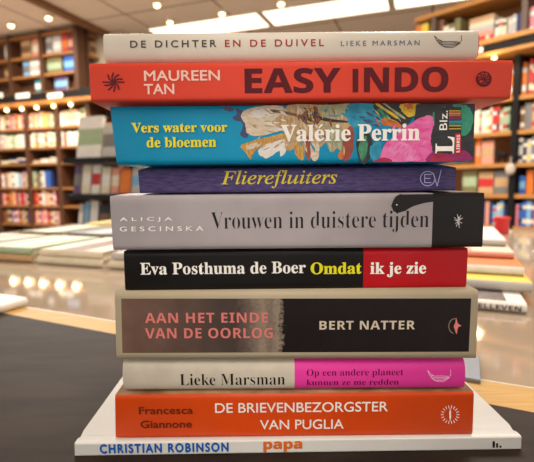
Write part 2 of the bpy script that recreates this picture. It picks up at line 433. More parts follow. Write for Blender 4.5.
# --- grey paperback
GB = Book('paperback_book', 'pale grey paperback with black right end and dark swan-like silhouette', 0.004, -0.2,
          (109.6, 196.0), (113.2, 250.4), (484.6, 193.2), (482.4, 246.4), C6, C5, 0.146, mat('grey_cover', (172, 164, 166)))
gm = split_mat('grey_and_black_cover', (180, 171, 174), (30, 26, 28), GB.L(432.4, 222)[0], 0.42, 0.16)
gm.node_tree.nodes['Noise Texture'].inputs['Scale'].default_value = 26
GB.cover.data.materials[0] = gm
GB.decal('cover_silhouette', [(blob([(391.8, 207), (393, 201), (396.5, 196), (402, 194.6)], 4)[:13] + [(402, 194.4), (433.4, 194.0), (433.4, 201.6), (424, 203), (413, 206.2), (405, 210.8), (398.5, 212.8), (393.5, 211.2)], 0),
                             (circ(396.7, 204.8, 0.7, 8), 1)], [mat('soft_black_ink', (30, 26, 28), 0.42, 0.22), INK('white_ink', None)], label='black silhouette with a small white eye')
GB.text('author_lettering', 'ALICJA', 120, 222.2, 172.4, 217, INK('white_ink', None), 0.012, 1.6)
GB.text('author_lettering', 'GESCINSKA', 120, 231.5, 203.5, 226, INK('white_ink', None), 0.012, 1.6)
GB.text('title_lettering', serif('Vrouwen in duistere tijden'), 211.3, 233.8, 429.3, 210.2, INK('dark_grey_ink', (40, 34, 36)), -0.016)
random.seed(4)
GB.strokes('publisher_emblem', [[(458, 221), (458 + math.cos(a) * r, 221 + math.sin(a) * r * 1.2)] for a, r in [(random.random() * 6.28, 3 + random.random() * 3) for _ in range(14)]], 0.6, mat('pale_grey_ink', (190, 184, 184)), label='pale fly-shaped emblem')

# --- purple paperback
FB = Book('paperback_book', 'narrow purple paperback with yellow italic title, between the floral and grey books', 0.012, 0.2,
          (138, 169.8), (139.8, 193.2), (456, 167.4), (455.2, 190.4), C7, C6, 0.122,
          mat('purple_linen_cover', (58, 48, 96), 0.6, 0.3, 0.0, 160, stretch=(1, 1, 6), rgb2=(86, 74, 120)))
FB.text('title_lettering', italic('Flierefluiters'), 221, 188.6, 337.2, 169.6, INK('gold_ink', (222, 198, 58)), 0.006)
LV = mat('lavender_ink', (160, 160, 204))
FB.strokes('publisher_emblem', [circ(427.5, 178.6, 7.2, 24) + [(434.7, 178.6)], [(424.5, 174.6), (424.5, 182.6), (431, 182.6)], [(424.5, 178.4), (430, 178.4)], [(424.5, 174.4), (431, 174.4)], [(433, 173), (437, 186), (441, 170)]], 0.8, LV, label='lavender circled letter emblem')

# --- floral paperback
VB = Book('paperback_book', 'thick turquoise paperback with painted flowers across its spine', 0.006, 0.15,
          (110, 106.8), (117.0, 165.2), (475.4, 103.4), (472.2, 161.2), C8, C7, 0.138, mat('turquoise_cover', (6, 152, 196), 0.4, 0.25, 0.12, 30), hinge=0.03)
fm = [mat('cream_paint', (222, 210, 192), 0.45, 0.4, 0.0, 300, stretch=(1, 1, 3), rgb2=(200, 178, 142)),
      mat('ochre_paint', (212, 166, 78), 0.45, 0.4, 0, 300, stretch=(3, 1, 1), rgb2=(176, 124, 56)),
      mat('white_paint', (232, 226, 220), 0.45, 0.4, 0.12, 200),
      mat('tan_paint', (206, 176, 128), 0.45, 0.4, 0, 240, stretch=(3, 1, 1), rgb2=(166, 132, 92)),
      mat('brown_paint', (84, 56, 46), 0.45, 0.4, 0, 500, rgb2=(140, 96, 60)),
      mat('sage_paint', (176, 176, 134), 0.45, 0.4, 0, 240, stretch=(3, 1, 1), rgb2=(140, 150, 120)),
      mat('rust_paint', (160, 72, 56), 0.45, 0.4, 0.3, 240),
      mat('leaf_green_paint', (36, 112, 84), 0.45, 0.4, 0, 200, rgb2=(80, 150, 110)),
      mat('black_paint', (26, 26, 32), 0.45, 0.4, 0, 160, stretch=(1, 1, 3), rgb2=(44, 46, 50)),
      mat('orange_paint', (216, 112, 44), 0.45, 0.4, 0.3, 240),
      mat('yellow_paint', (226, 190, 40), 0.45, 0.4, 0.2, 240),
      mat('pink_paint', (222, 58, 142), 0.45, 0.4, 0, 130, stretch=(1, 1, 2), rgb2=(228, 118, 178)),
      mat('light_pink_paint', (232, 140, 190), 0.45, 0.4, 0, 180, rgb2=(222, 100, 168)),
      mat('sea_green_paint', (46, 152, 122), 0.45, 0.4, 0.3, 160),
      mat('magenta_paint', (150, 26, 104), 0.45, 0.4, 0.3, 160),
      mat('teal_paint', (14, 128, 164), 0.45, 0.4, 0, 160, rgb2=(40, 160, 190)),
      mat('violet_paint', (70, 74, 120), 0.45, 0.4, 0.3, 160),
      mat('wine_paint', (178, 24, 66), 0.45, 0.4, 0.3, 160)]
sh = [(blob([(221, 107), (229, 106.6), (234, 109), (231, 111.6), (225, 110)]), 16), (blob([(236, 108), (243, 112), (240, 121), (232, 118), (237, 114)]), 16),
      (blob([(239, 118), (246, 112), (250, 130), (246, 138), (240, 134), (243, 126)]), 16),
      (blob([(288, 105.4), (330, 105), (352, 104.8), (350, 128), (344, 150), (338, 146), (333, 152), (328, 142), (318, 150), (312, 159), (306, 150), (300, 157), (296, 146), (290, 140), (284, 128)]), 3),
      (blob([(241, 115), (248, 109), (262, 106.2), (280, 106), (289, 113), (295, 121), (291, 131), (280, 131), (266, 135), (256, 136), (247, 133), (245, 124)]), 0),
      (blob([(252, 112), (268, 108.5), (282, 110), (270, 116), (258, 118)]), 2),
      (blob([(272, 122), (285, 113), (294, 120), (290, 131), (280, 128)]), 3),
      (blob([(240.5, 146), (252, 141), (268, 137), (288, 132), (290, 138), (272, 143), (262, 146), (254, 152), (250.5, 159.5), (246, 153)]), 1),
      (blob([(246, 146), (254, 143), (258, 144.5), (250, 150)]), 0),
      (blob([(258, 150), (268, 144), (282, 139.5), (291, 141), (288, 148), (281, 156.5), (279, 151), (268, 158), (261, 156)]), 2),
      (blob([(286, 138), (294, 134), (298, 144), (290, 151), (285, 148)]), 3),
      (blob([(294, 147), (300, 142), (304, 152), (303, 160), (297, 157)]), 1), (blob([(305, 138), (311, 140), (310, 160), (306, 156)]), 6),
      (blob([(311, 141), (318, 140), (319, 156), (315, 161.5), (311, 156)]), 0), (blob([(322, 128), (338, 125), (348, 140), (342, 151), (335, 147), (331, 152), (326, 142)]), 5),
      (blob([(303, 113), (312, 108), (316, 105.6), (318, 110), (321, 118), (316, 125), (306, 124), (301, 119)]), 4),
      (blob([(271, 109), (284, 111), (302, 115), (301, 118), (284, 114), (272, 112)]), 4), (blob([(318, 116), (332, 119), (348, 121), (347, 122.6), (330, 122), (318, 119)]), 8),
      (blob([(322, 106), (345, 105), (346, 116), (334, 118), (322, 114)]), 5),
      (blob([(345, 132), (353, 126), (354, 144), (350, 158), (344, 160), (342, 150)]), 6), (blob([(341, 150), (344, 155), (341, 160), (338, 156)]), 9),
      (blob([(347, 105), (374, 104.2), (382, 114), (383, 122), (370, 128), (356, 128), (348, 122)]), 15),
      (blob([(357, 140), (366, 132), (372, 140), (372, 154), (366, 163), (360, 162), (357, 150)]), 8), (blob([(359, 144), (366, 136), (367.5, 150), (363, 161.5), (359, 154)]), 7),
      (blob([(371, 146), (380, 142), (381, 155), (374, 161), (370, 156)]), 15),
      (blob([(374, 104.4), (402, 104), (414, 112), (408, 124), (398, 127), (390, 124), (380, 116)]), 8),
      (blob([(376, 105), (379, 104.5), (398, 117), (396, 118)], 3), 10), (blob([(384, 105), (386.5, 104.5), (404, 117), (402, 118)], 3), 5), (blob([(378, 111), (381, 109), (390, 118), (388, 119)], 3), 13),
      (blob([(382, 119), (392, 121), (402, 125), (398, 127.4), (388, 126), (382, 124)]), 9), (blob([(384, 117), (390, 118), (388, 120), (384, 120)], 3), 10),
      (blob([(400, 104.4), (418, 103.8), (420, 108), (414, 116), (408, 117), (403, 112)]), 10), (blob([(404, 104.4), (412, 104.2), (409, 109), (405, 109)]), 9),
      (blob([(416, 104.4), (434, 104), (474.6, 103.9), (472.8, 160.6), (428, 161.4), (430, 140), (436, 118), (414, 122)], 1), 8),
      (blob([(381, 162.2), (383, 148), (390, 139), (403, 129), (416, 120), (428, 115.6), (435, 119), (432, 130), (430.5, 141), (432, 151), (430, 161.2), (405, 161.9)]), 11),
      (blob([(386, 160.6), (389, 147), (400, 142), (412, 147), (420, 159.6), (404, 161)]), 12), (blob([(372, 162.3), (384, 157), (392, 161.9)], 3), 17),
      (blob([(426, 161.2), (434, 151), (448, 154), (462, 150), (470, 155), (471.5, 160.4), (452, 160.9)]), 14), (blob([(430, 161), (436, 154), (452, 158), (454, 160.8)]), 17),
      (blob([(452, 105.2), (462, 104.6), (469, 108), (473, 118), (470, 130), (464, 136), (459, 132), (461, 120), (458, 110)]), 13),
      (blob([(433, 113), (441, 107), (446, 108), (440, 116), (434, 124)]), 13)]
brush = random.Random(9)
def dabs(cx0, cx1, cy0, cy1, cols, n, ang, ln=(5, 11), wd=(0.5, 1.3)):
    out = []
    for _ in range(n):
        x, y = brush.uniform(cx0, cx1), brush.uniform(cy0, cy1); a = math.radians(ang + brush.uniform(-22, 22)); l = brush.uniform(*ln) / 2; w = brush.uniform(*wd)
        dx, dy = math.cos(a) * l, math.sin(a) * l; nx, ny = -math.sin(a) * w, math.cos(a) * w
        out.append(([(x - dx, y - dy), (x - dx * .3 + nx, y - dy * .3 + ny), (x + dx * .6 + nx * .6, y + dy * .6 + ny * .6), (x + dx, y + dy), (x + dx * .2 - nx, y + dy * .2 - ny), (x - dx * .6 - nx * .7, y - dy * .6 - ny * .7)], brush.choice(cols)))
    return out
sh = [(([(x + brush.uniform(-.45, .45), min(162.0, y + brush.uniform(-.45, .45))) for x, y in p] if len(p) > 8 and mi not in (8,) else p), mi) for p, mi in sh]
late = sh[-8:]; sh = sh[:-8]
sh += dabs(248, 284, 111, 132, [0, 2, 3], 26, 12) + dabs(246, 286, 138, 150, [0, 1, 3], 14, -25) + dabs(292, 345, 110, 140, [1, 3, 5, 0, 6], 46, 75) + dabs(296, 345, 140, 152, [1, 3, 0, 15], 16, 80) + dabs(303, 319, 108, 123, [4, 1, 8, 6], 24, 60, (3, 6)) + dabs(324, 346, 106, 116, [5, 13, 15], 10, 15) + dabs(352, 380, 107, 126, [15, 16], 12, 20) + dabs(376, 402, 106, 122, [8, 10, 5, 13, 9], 18, 40, (6, 12), (0.3, 0.7)) + dabs(402, 416, 105, 114, [10, 9], 8, 60, (3, 6))
sh += late
sh = sh + dabs(392, 428, 124, 156, [11, 12, 11], 30, 125) + dabs(436, 468, 152.5, 158, [14, 17], 10, 10) + dabs(459, 470, 110, 130, [13, 7], 10, 80, (4, 8))
VB.decal('floral_painting', sh, fm, 0.00006, 0.0000018, label='flowers painted in cream, ochre, pink and green')
YE = INK('lemon_ink', (236, 224, 52))
VB.text('title_lettering', serif('Vers water voor'), 132, 132.9, 227.3, 122.3, YE, 0.012, eps=0.0006)
VB.text('title_lettering', serif('de bloemen'), 147, 147.8, 216.3, 136.8, YE, 0.012, eps=0.0006)
VB.text('author_lettering', serif('Valerie Perrin'), 280.7, 142.0, 420, 123.2, INK('white_ink', None), 0.014, acute_after=4, eps=0.0006, label='white author lettering')
bars = []
bc = [10, 9, 10, 9, 17, 14, 16, 15, 15, 7, 10, 8, 10]
for k, c in enumerate(bc):
    y0 = 110.6 + k * 1.5; bars.append(([(448.6, y0), (460.4, y0 - .1), (460.4, y0 + .75), (448.6, y0 + .85)], c))
VB.decal('club_emblem', [([(434.2, 107.5), (461, 107.2), (461, 154.8), (434.2, 155)], 8)] + bars, fm, 0.0005, 0.00001, label='striped black club emblem')
VB.text('club_lettering', 'Blz.', 438.8, 130.2, 447.2, 110.8, INK('white_ink', None), 0.0, rot=True, eps=0.0007)
VB.text('club_lettering', serif('L'), 434.8, 153.6, 454, 136.4, INK('white_ink', None), 0.01, rot=True, eps=0.0007)
VB.decal('club_band', [([(454.6, 134), (460.2, 134), (460.2, 153.4), (454.6, 153.5)], 0)], mat('band_red', (206, 42, 56)), 0.0007)
VB.text('club_lettering', sansb('LIBRIS'), 455.6, 152.4, 459.4, 135, INK('white_ink', None), 0.0, rot=True, eps=0.0008)

# --- red paperback
RB = Book('paperback_book', 'wide red-orange paperback with big maroon capitals, second from the top', 0.0, 0.25,
          (89, 63.6), (91.0, 101.8), (513.2, 59.7), (510.4, 98.6), C9, C8, 0.142, mat('red_orange_cover', (226, 70, 48), 0.45, 0.25, 0.06, 30), M_WHITEPAPER)
MA = INK('maroon_ink', (92, 26, 34))
RB.text('title_lettering', sansb('EASY'), 244.7, 93.6, 340.8, 67.6, MA, 0.013, label='large maroon title word')
RB.decal('title_lettering', [([(352.6, 68.9), (358.3, 68.8), (358.2, 92.3), (352.6, 92.4)], 0)], MA, label='maroon capital I')
RB.text('title_lettering', sansb('NDO'), 363.8, 92.6, 448.8, 66.6, MA, 0.013, label='large maroon title letters')
RB.text('author_lettering', 'MAUREEN', 144.3, 81.2, 219.9, 70.1, INK('pale_rose_ink', (244, 206, 192)), 0.016)
RB.text('author_lettering', 'TAN', 144.3, 94.4, 174.2, 83.8, INK('pale_rose_ink', None), 0.016)
star = []
for k in range(10):
    a = k * math.pi / 5; r = 10.5 if k in (0, 5) else 9.2
    b = a + (0.0 if k in (0, 5) else 0.28)
    star.append([(113.5, 82.2), (113.5 + math.cos(a) * r * .55, 82.2 + math.sin(a) * r * .55), (113.5 + math.cos(b) * r, 82.2 + math.sin(b) * r)])
RB.strokes('cover_emblem', star, 1.5, MA, label='maroon star emblem')
em = [circ(483.8, 79.1, 7.2, 24) + [(491, 79.1)]]
for k in range(7):
    a = math.radians(150 + k * 40); em.append([(483.8 + math.cos(a) * 6.8, 79.1 + math.sin(a) * 6.8), (483.8 + math.cos(a + .5) * 3.6, 79.1 + math.sin(a + .5) * 3.6), (484.4, 80.6)])
em += [circ(483.8, 79.1, 5.6, 14, -30, 110), circ(483.8, 79.1, 6.3, 14, 60, 200), [(479, 84), (486, 82), (489, 84)]]
RB.strokes('publisher_emblem', em, 1.2, MA, label='round maroon fan emblem')

# --- cream hardback on top
DB = Book('hardcover_book', 'cream round-spined hardback with grey and red capitals, on top of the stack', 0.003, -0.1,
          (102.4, 30.2), (104.4, 62.4), (478.8, 28.0), (478.0, 59.4), C10, C9, 0.13, mat('cream_jacket', (220, 211, 195), 0.42, 0.4, 0.05, 40), bulge=0.005, hard=True)
DG = INK('slate_ink', (70, 66, 66)); RD = INK('crimson_ink', (178, 40, 44)); BG = INK('blue_grey_ink', (112, 116, 138))
DB.text('title_lettering', 'DE DICHTER', 130.3, 47.9, 216.2, 39.8, DG, 0.012, 1.45)
DB.text('title_lettering', 'EN DE DUIVEL', 225, 47.1, 324, 39.0, RD, 0.012, 1.45, label='red title lettering')
DB.text('author_lettering', 'LIEKE MARSMAN', 340.9, 46.2, 419.7, 40.2, BG, 0.008, 1.45)
DB.strokes('publisher_emblem', boat(434.6, 461.6, 35.5, 47.8), 0.6, DG, label='dark boat-shaped emblem')
bm = bmesh.new()
zm = (DB.zt + DB.zfb) / 2; hh = (DB.zt - DB.zfb) / 2 - 0.0008
pr = []
for k in range(13):
    q = 1 - 2 * k / 12; pr.append((0.0004 + 0.005 * (1 - max(0, 1 - abs(q) ** 2.6) ** (1 / 2.6)), zm + q * hh))
pr += [(0.02, zm - hh), (0.02, zm + hh)]
A = [bm.verts.new((DB.xr(z) - 0.0012, y, z)) for y, z in pr]; B = [bm.verts.new((DB.xr(z) + 0.0006, y, z)) for y, z in pr]
bm.faces.new(A); bm.faces.new(B)
for k in range(len(pr)): bm.faces.new((A[k], A[(k + 1) % len(pr)], B[(k + 1) % len(pr)], B[k]))
link('board_end', bm, mat('red_board', (176, 36, 50)), DB.root)['label'] = 'red board showing past the jacket'

# ------------------------------------------------------------------ the dark counter and the glass display table
GT = TABLE + 0.002
pl = at_z(5, 313.4, TABLE); pr_ = at_z(500, 406, TABLE)             # far edge of the dark top
ed = (pr_ - pl).normalized(); en = Vector((-ed.y, ed.x, 0)); ea = math.atan2(ed.y, ed.x)
wl = at_z(26, 307.5, TABLE); wr = at_z(500, 383.5, TABLE)           # far edge of the pale wood strip
wd = (wr - wl).normalized(); wn = Vector((-wd.y, wd.x, 0)); wa = math.atan2(wd.y, wd.x)
CT = empty('counter', (pl.x, pl.y, 0), 0, 'dark brown counter top with pale wood edge, under the stack of books', 'counter')
def toC(p): return (p.x - pl.x, p.y - pl.y)
def slab(bm, pts, z0, z1):
    a = [bm.verts.new((*p, z0)) for p in pts]; b = [bm.verts.new((*p, z1)) for p in pts]; n = len(pts)
    bm.faces.new(a[::-1]); bm.faces.new(b)
    for k in range(n): bm.faces.new((a[k], a[(k + 1) % n], b[(k + 1) % n], b[k]))
e0 = pl - ed * 0.55; e1 = pr_ + ed * 0.45
bm = bmesh.new(); slab(bm, [toC(e0), toC(e0 - en * 0.75), toC(e1 - en * 0.75), toC(e1)], TABLE - 0.03, TABLE)
link('counter_top', bm, mat('dark_laminate', (54, 43, 35), 0.6, 0.1, 0.0, 14, stretch=(1, 4, 1), rgb2=(40, 32, 27), bump=0.15), CT)
w0 = wl - wd * 0.55; w1 = wr + wd * 0.45
bm = bmesh.new(); slab(bm, [toC(e0), toC(e1), toC(w1), toC(w0)], TABLE - 0.03, TABLE)
link('edge_strip', bm, mat('maple_wood', (192, 152, 84), 0.5, 0.2, 0.0, 10, stretch=(2, 30, 1), rgb2=(178, 136, 68)), CT)['label'] = 'pale maple edge strip'
bm = bmesh.new(); slab(bm, [toC(e0 - en * 0.70 + ed * 0.05), toC(e1 - en * 0.70 - ed * 0.05), toC(e1 - en * 0.05 - ed * 0.05), toC(e0 - en * 0.05 + ed * 0.05)], 0, TABLE - 0.03)
link('cabinet_body', bm, mat('dark_oak', (70, 52, 40), 0.5, 0.3, 0.2, 10, stretch=(1, 1, 8)), CT)

g0 = wl - wd * 0.9 + wn * 0.001; g1 = wr + wd * 0.65 + wn * 0.001
GTB = empty('display_table', (g0.x, g0.y, 0), wa, 'long display table with glossy glass top behind the counter', 'table')
GL = (g1 - g0).length; GW = 1.25
bm = bmesh.new(); box(bm, 0, GL, 0, GW, TABLE - 0.04, TABLE - 0.0085)
link('table_top', bm, mat('pale_beech', (196, 158, 112), 0.5, 0.3, 0.0, 6, stretch=(2, 14, 1), rgb2=(176, 140, 98)), GTB)
def glass_mat():
    m = mat('polished_glass', (178, 160, 138), 0.05, 0.42, 0.0, 3, rgb2=(158, 140, 120))
    return m
bm = bmesh.new(); box(bm, 0, GL, 0.0025, GW, TABLE - 0.0085, TABLE - 0.0003, 0, 0.0004)
link('glass_sheet', bm, glass_mat(), GTB)['label'] = 'glossy smoked glass sheet'
bm = bmesh.new(); box(bm, 0, GL, 0, 0.0024, TABLE - 0.0085, TABLE - 0.0002); link('glass_edge', bm, mat('pale_glass_edge', (206, 192, 170), 0.3, 0.3), GTB)['label'] = 'pale front edge of the glass'
for lx in (0.06, GL - 0.06):
    for ly in (0.06, GW - 0.06):
        bm = bmesh.new(); box(bm, lx - 0.03, lx + 0.03, ly - 0.03, ly + 0.03, 0, TABLE - 0.04, 0, 0.004); link('leg', bm, mat('dark_oak', None), GTB)
GTOP = TABLE

# ------------------------------------------------------------------ background books
PAL = {
 'cream': (222, 208, 180), 'white': (228, 222, 212), 'pale grey': (186, 180, 172), 'orange': (224, 118, 40), 'red': (190, 44, 42), 'dark red': (122, 30, 34),
 'pink': (220, 130, 140), 'salmon': (222, 150, 126), 'purple': (92, 70, 110), 'blue': (48, 92, 168), 'light blue': (120, 170, 205), 'dark blue': (36, 48, 92),
 'green': (86, 122, 78), 'pale green': (160, 176, 140), 'yellow': (226, 196, 70), 'brown': (120, 82, 56), 'tan': (190, 152, 108), 'black': (36, 32, 32), 'grey': (120, 116, 112), 'teal': (40, 120, 130), 'olive': (120, 112, 70)}
def bmat(c): return mat(c.replace(' ', '_') + '_book_cover', PAL[c], 0.5, 0.35, 0.12, 40)

def bg_book(mode, th, dp, ht, colour, accent=None, pic=None, spine_col=None):
    """one book mesh: bent cover, page block, and a printed band; th thickness, dp width, ht height"""
    bm = bmesh.new()
    t = min(0.002, th * 0.15)
    sp = [(0.0, dp), (0.0, 0.004), (th * 0.2, 0.0008), (th * 0.5, 0.0), (th * 0.8, 0.0008), (th, 0.004), (th, dp)]
    ip = [(t, dp), (t, 0.004 + t), (th * 0.3, 0.0008 + t), (th * 0.5, t), (th * 0.7, 0.0008 + t), (th - t, 0.004 + t), (th - t, dp)]
    zs = [0, ht * 0.12, ht * 0.3, ht * 0.7, ht * 0.84, ht]
    O = [[bm.verts.new((a, b, z)) for a, b in sp] for z in zs]; I = [[bm.verts.new((a, b, z)) for a, b in ip] for z in (0, ht)]
    for r in range(5):
        for k in range(6):
            f = bm.faces.new((O[r][k], O[r][k + 1], O[r + 1][k + 1], O[r + 1][k]))
            spine = 1 <= k <= 4
            if spine_col and spine: f.material_index = 3
            if accent and spine and r in (1, 3): f.material_index = 2
            if pic and not spine and r == 2: f.material_index = 2
    for k in range(6):
        bm.faces.new((I[0][k], I[0][k + 1], I[1][k + 1], I[1][k]))
        for zi, oi in ((0, 0), (1, 5)): bm.faces.new((O[oi][k], I[zi][k], I[zi][k + 1], O[oi][k + 1]))
    for k in (0, 6):
        # close the fore-edge of each board
        ring = [O[r][k] for r in range(6)] + [I[1][k], I[0][k]]
        bm.faces.new(ring)
    box(bm, t, th - t, 0.0042 + t, dp - 0.004, 0.002, ht - 0.002, 1)
    if mode == 'face':
        for v in bm.verts: v.co = Vector((v.co.y, v.co.x, v.co.z))
    elif mode == 'flat':
        for v in bm.verts: v.co = Vector((v.co.z, v.co.y, v.co.x))
    mats = [bmat(colour), M_PAPER, bmat(accent or pic or colour)]
    if spine_col: mats.append(bmat(spine_col))
    return link('book', bm, mats)

ORD = ['first', 'second', 'third', 'fourth', 'fifth', 'sixth', 'seventh', 'eighth', 'ninth', 'tenth', 'eleventh', 'twelfth', 'thirteenth', 'fourteenth', 'fifteenth', 'sixteenth', 'seventeenth', 'eighteenth', 'nineteenth', 'twentieth', 'last']
def place(o, base, ux, vx, s, y, z, ang, label, group, lean=0.0, back=0.0):
    p = base + ux * s + vx * y
    o.matrix_world = Matrix.Translation((p.x, p.y, z + 0.0012)) @ Matrix.Rotation(ang, 4, 'Z') @ Matrix.Rotation(-back, 4, 'X') @ Matrix.Rotation(lean, 4, 'Y')
    return tag(o, label, 'book', group)

# ------------------------------------------------------------------ bookcases
M_SHELF = mat('warm_oak', (158, 104, 50), 0.45, 0.35, 0.0, 8, stretch=(2, 20, 20), rgb2=(132, 84, 40))
M_SHELFDK = mat('dark_walnut', (82, 50, 30), 0.5, 0.3, 0.2, 8, stretch=(2, 2, 20))
M_BLACK = mat('black_steel', (24, 21, 20), 0.5, 0.15, 0.1, 20)
M_BULB = mat('warm_lamp_glow', (255, 226, 170), 0.4, 0.2, 0, 5, emit=5.0)

# far bookcase ------------------------------------------------------
low_y = [127.5, 147.0, 163.0, 187.5, 205.5, 224.0, 244.0]
up_y = [54.5, 74.0, 93.5]
posts = [far_sz(p, 150)[0] for p in (-36, -5, 27, 58, 89, 120)]
pitch = posts[3] - posts[2]
zs_low = [far_sz(42, y)[1] for y in low_y]
FDEP = 0.30
canz = far_sz(42, 106)[1]; canz2 = far_sz(42, 96)[1]
z_uptop = CEIL - 0.02
FB_ = empty('bookcase', (PW.x, PW.y, 0), AX, 'tall warm wooden bookcase along the far left wall, below the row of canopy lamps', 'bookcase')
bm = bmesh.new(); box(bm, posts[0], posts[-1], FDEP, FDEP + 0.02, 0, canz); link('back_panel', bm, M_SHELFDK, FB_)
for sx in posts:
    bm = bmesh.new(); box(bm, sx - 0.035, sx + 0.035, 0.0, FDEP, 0, canz); link('upright', bm, M_SHELFDK, FB_)
zlow_all = zs_low + [zs_low[-1] - 0.3, 0.1]
for z in zlow_all:
    if z < 0.05: continue
    bm = bmesh.new()
    for k in range(len(posts) - 1): box(bm, posts[k] + 0.036, posts[k + 1] - 0.036, 0.0, FDEP - 0.002, z - 0.03, z)
    link('shelf', bm, M_SHELF, FB_)
bm = bmesh.new(); box(bm, posts[0], posts[-1], -0.12, FDEP, canz, canz + 0.05, 0); cn = link('canopy', bm, M_SHELF, FB_)
bm = bmesh.new(); box(bm, posts[0], posts[-1], -0.10, FDEP, canz + 0.05, canz2 + 0.02, 0); link('fascia', bm, M_BLACK, FB_)
for px in (10, 25, 40, 57, 74):
    s0 = far_sz(px, 103)[0]
    bm = bmesh.new(); bmesh.ops.create_icosphere(bm, subdivisions=2, radius=0.026, matrix=Matrix.Translation((s0, -0.06, canz - 0.028)))
    link('lamp', bm, M_BULB, FB_, True)
    l = bpy.data.lights.new('canopy_lamp', 'POINT'); l.energy = 1.2; l.color = (1, 0.72, 0.40); l.shadow_soft_size = 0.04
    lo = bpy.data.objects.new('canopy_lamp', l); COL.objects.link(lo); lo.parent = FB_; lo.location = (s0, -0.15, canz - 0.03)

# shelf signs on the fascia
for i, px in enumerate((3, 29, 61)):
    s0, z0 = far_sz(px, 97)
    bm = bmesh.new(); box(bm, -0.125, 0.125, -0.006, 0.0, -0.034, 0.034, 0, 0.002)
    o = link('shelf_sign', bm, mat('sign_white', (226, 222, 206), 0.4)); p = PW + UX * s0 - VX * 0.102
    o.location = (p.x, p.y, max(z0, canz + 0.088)); o.rotation_euler = (0, 0, AX)
    tag(o, 'white category sign on the black fascia of the far bookcase, ' + ('at the left picture edge', 'between two lamps', 'nearest the stack')[i], 'sign', 'fascia signs')

# upper wall cabinet ------------------------------------------------
uposts = [far_sz(p, 60)[0] for p in (-24, 9, 41, 75.5)]
UB = empty('wall_cabinet', (PW.x, PW.y, canz2 + 0.02), AX, 'dark wooden upper bookcase reaching the ceiling above the far canopy', 'bookcase')
zb0 = canz2 + 0.02
UDEP = 0.15
zs_up = [far_sz(42, y)[1] for y in up_y]
bm = bmesh.new(); box(bm, uposts[0], uposts[-1], UDEP, UDEP + 0.02, 0.0, z_uptop - zb0); link('back_panel', bm, M_SHELFDK, UB)
for sx in uposts:
    bm = bmesh.new(); box(bm, sx - 0.035, sx + 0.035, 0.0, UDEP, 0, z_uptop - zb0); link('upright', bm, M_SHELFDK, UB)
zs_up[-1] = max(zs_up[-1], zb0 + 0.035)
for z in zs_up + [far_sz(42, 33)[1]]:
    bm = bmesh.new()
    for k in range(len(uposts) - 1): box(bm, uposts[k] + 0.036, uposts[k + 1] - 0.036, 0.0, UDEP - 0.002, z - 0.035 - zb0, z - zb0)
    link('shelf', bm, M_SHELF, UB)

# the corner: the same upper shelving turns away along the side passage
CB = PW + UX * (uposts[-1] + 0.036) + VX * 0.18
SB = empty('wall_cabinet', (CB.x, CB.y, zb0), AX, 'dark wooden upper shelving facing sideways round the corner, just left of the stack top', 'bookcase')
bm = bmesh.new(); box(bm, -0.25, -0.23, 0.0, 2.4, 0, z_uptop - zb0); link('back_panel', bm, M_SHELFDK, SB)
for sy in (0.0, 0.8, 1.6, 2.4):
    bm = bmesh.new(); box(bm, -0.229, 0.0, sy, sy + 0.035, 0, z_uptop - zb0); link('upright', bm, M_SHELFDK, SB)
for z in zs_up + [far_sz(42, 33)[1]]:
    bm = bmesh.new()
    for sy in (0.0, 0.8, 1.6): box(bm, -0.229, -0.002, sy + 0.036, sy + 0.799, z - 0.035 - zb0, z - zb0)
    link('shelf', bm, M_SHELF, SB)
random.seed(11)
def fill_spines(base, ux, vx, ang, s0, s1, z, hmin, hmax, cols, fmt, group, setback=0.03, tmin=0.03, tmax=0.05, skip=0.0, dp=0.16, lean=0.0, counter=None):
    s = s0; k = 0 if counter is None else counter
    while True:
        th = random.uniform(tmin, tmax)
        if s + th > s1: break
        if random.random() < skip: s += th; continue
        ht = random.uniform(hmin, hmax); c = random.choice(cols); a = random.choice([None, None, 'white', 'cream', 'black', 'red', 'yellow'])
        if a == c: a = None
        o = bg_book('spine', th - 0.0015, dp, ht, c, accent=a)
        place(o, base, ux, vx, s, setback, z, ang, fmt.format(c=c, o=ORD[min(k, 20)]), group)
        s += th; k += 1
    return k

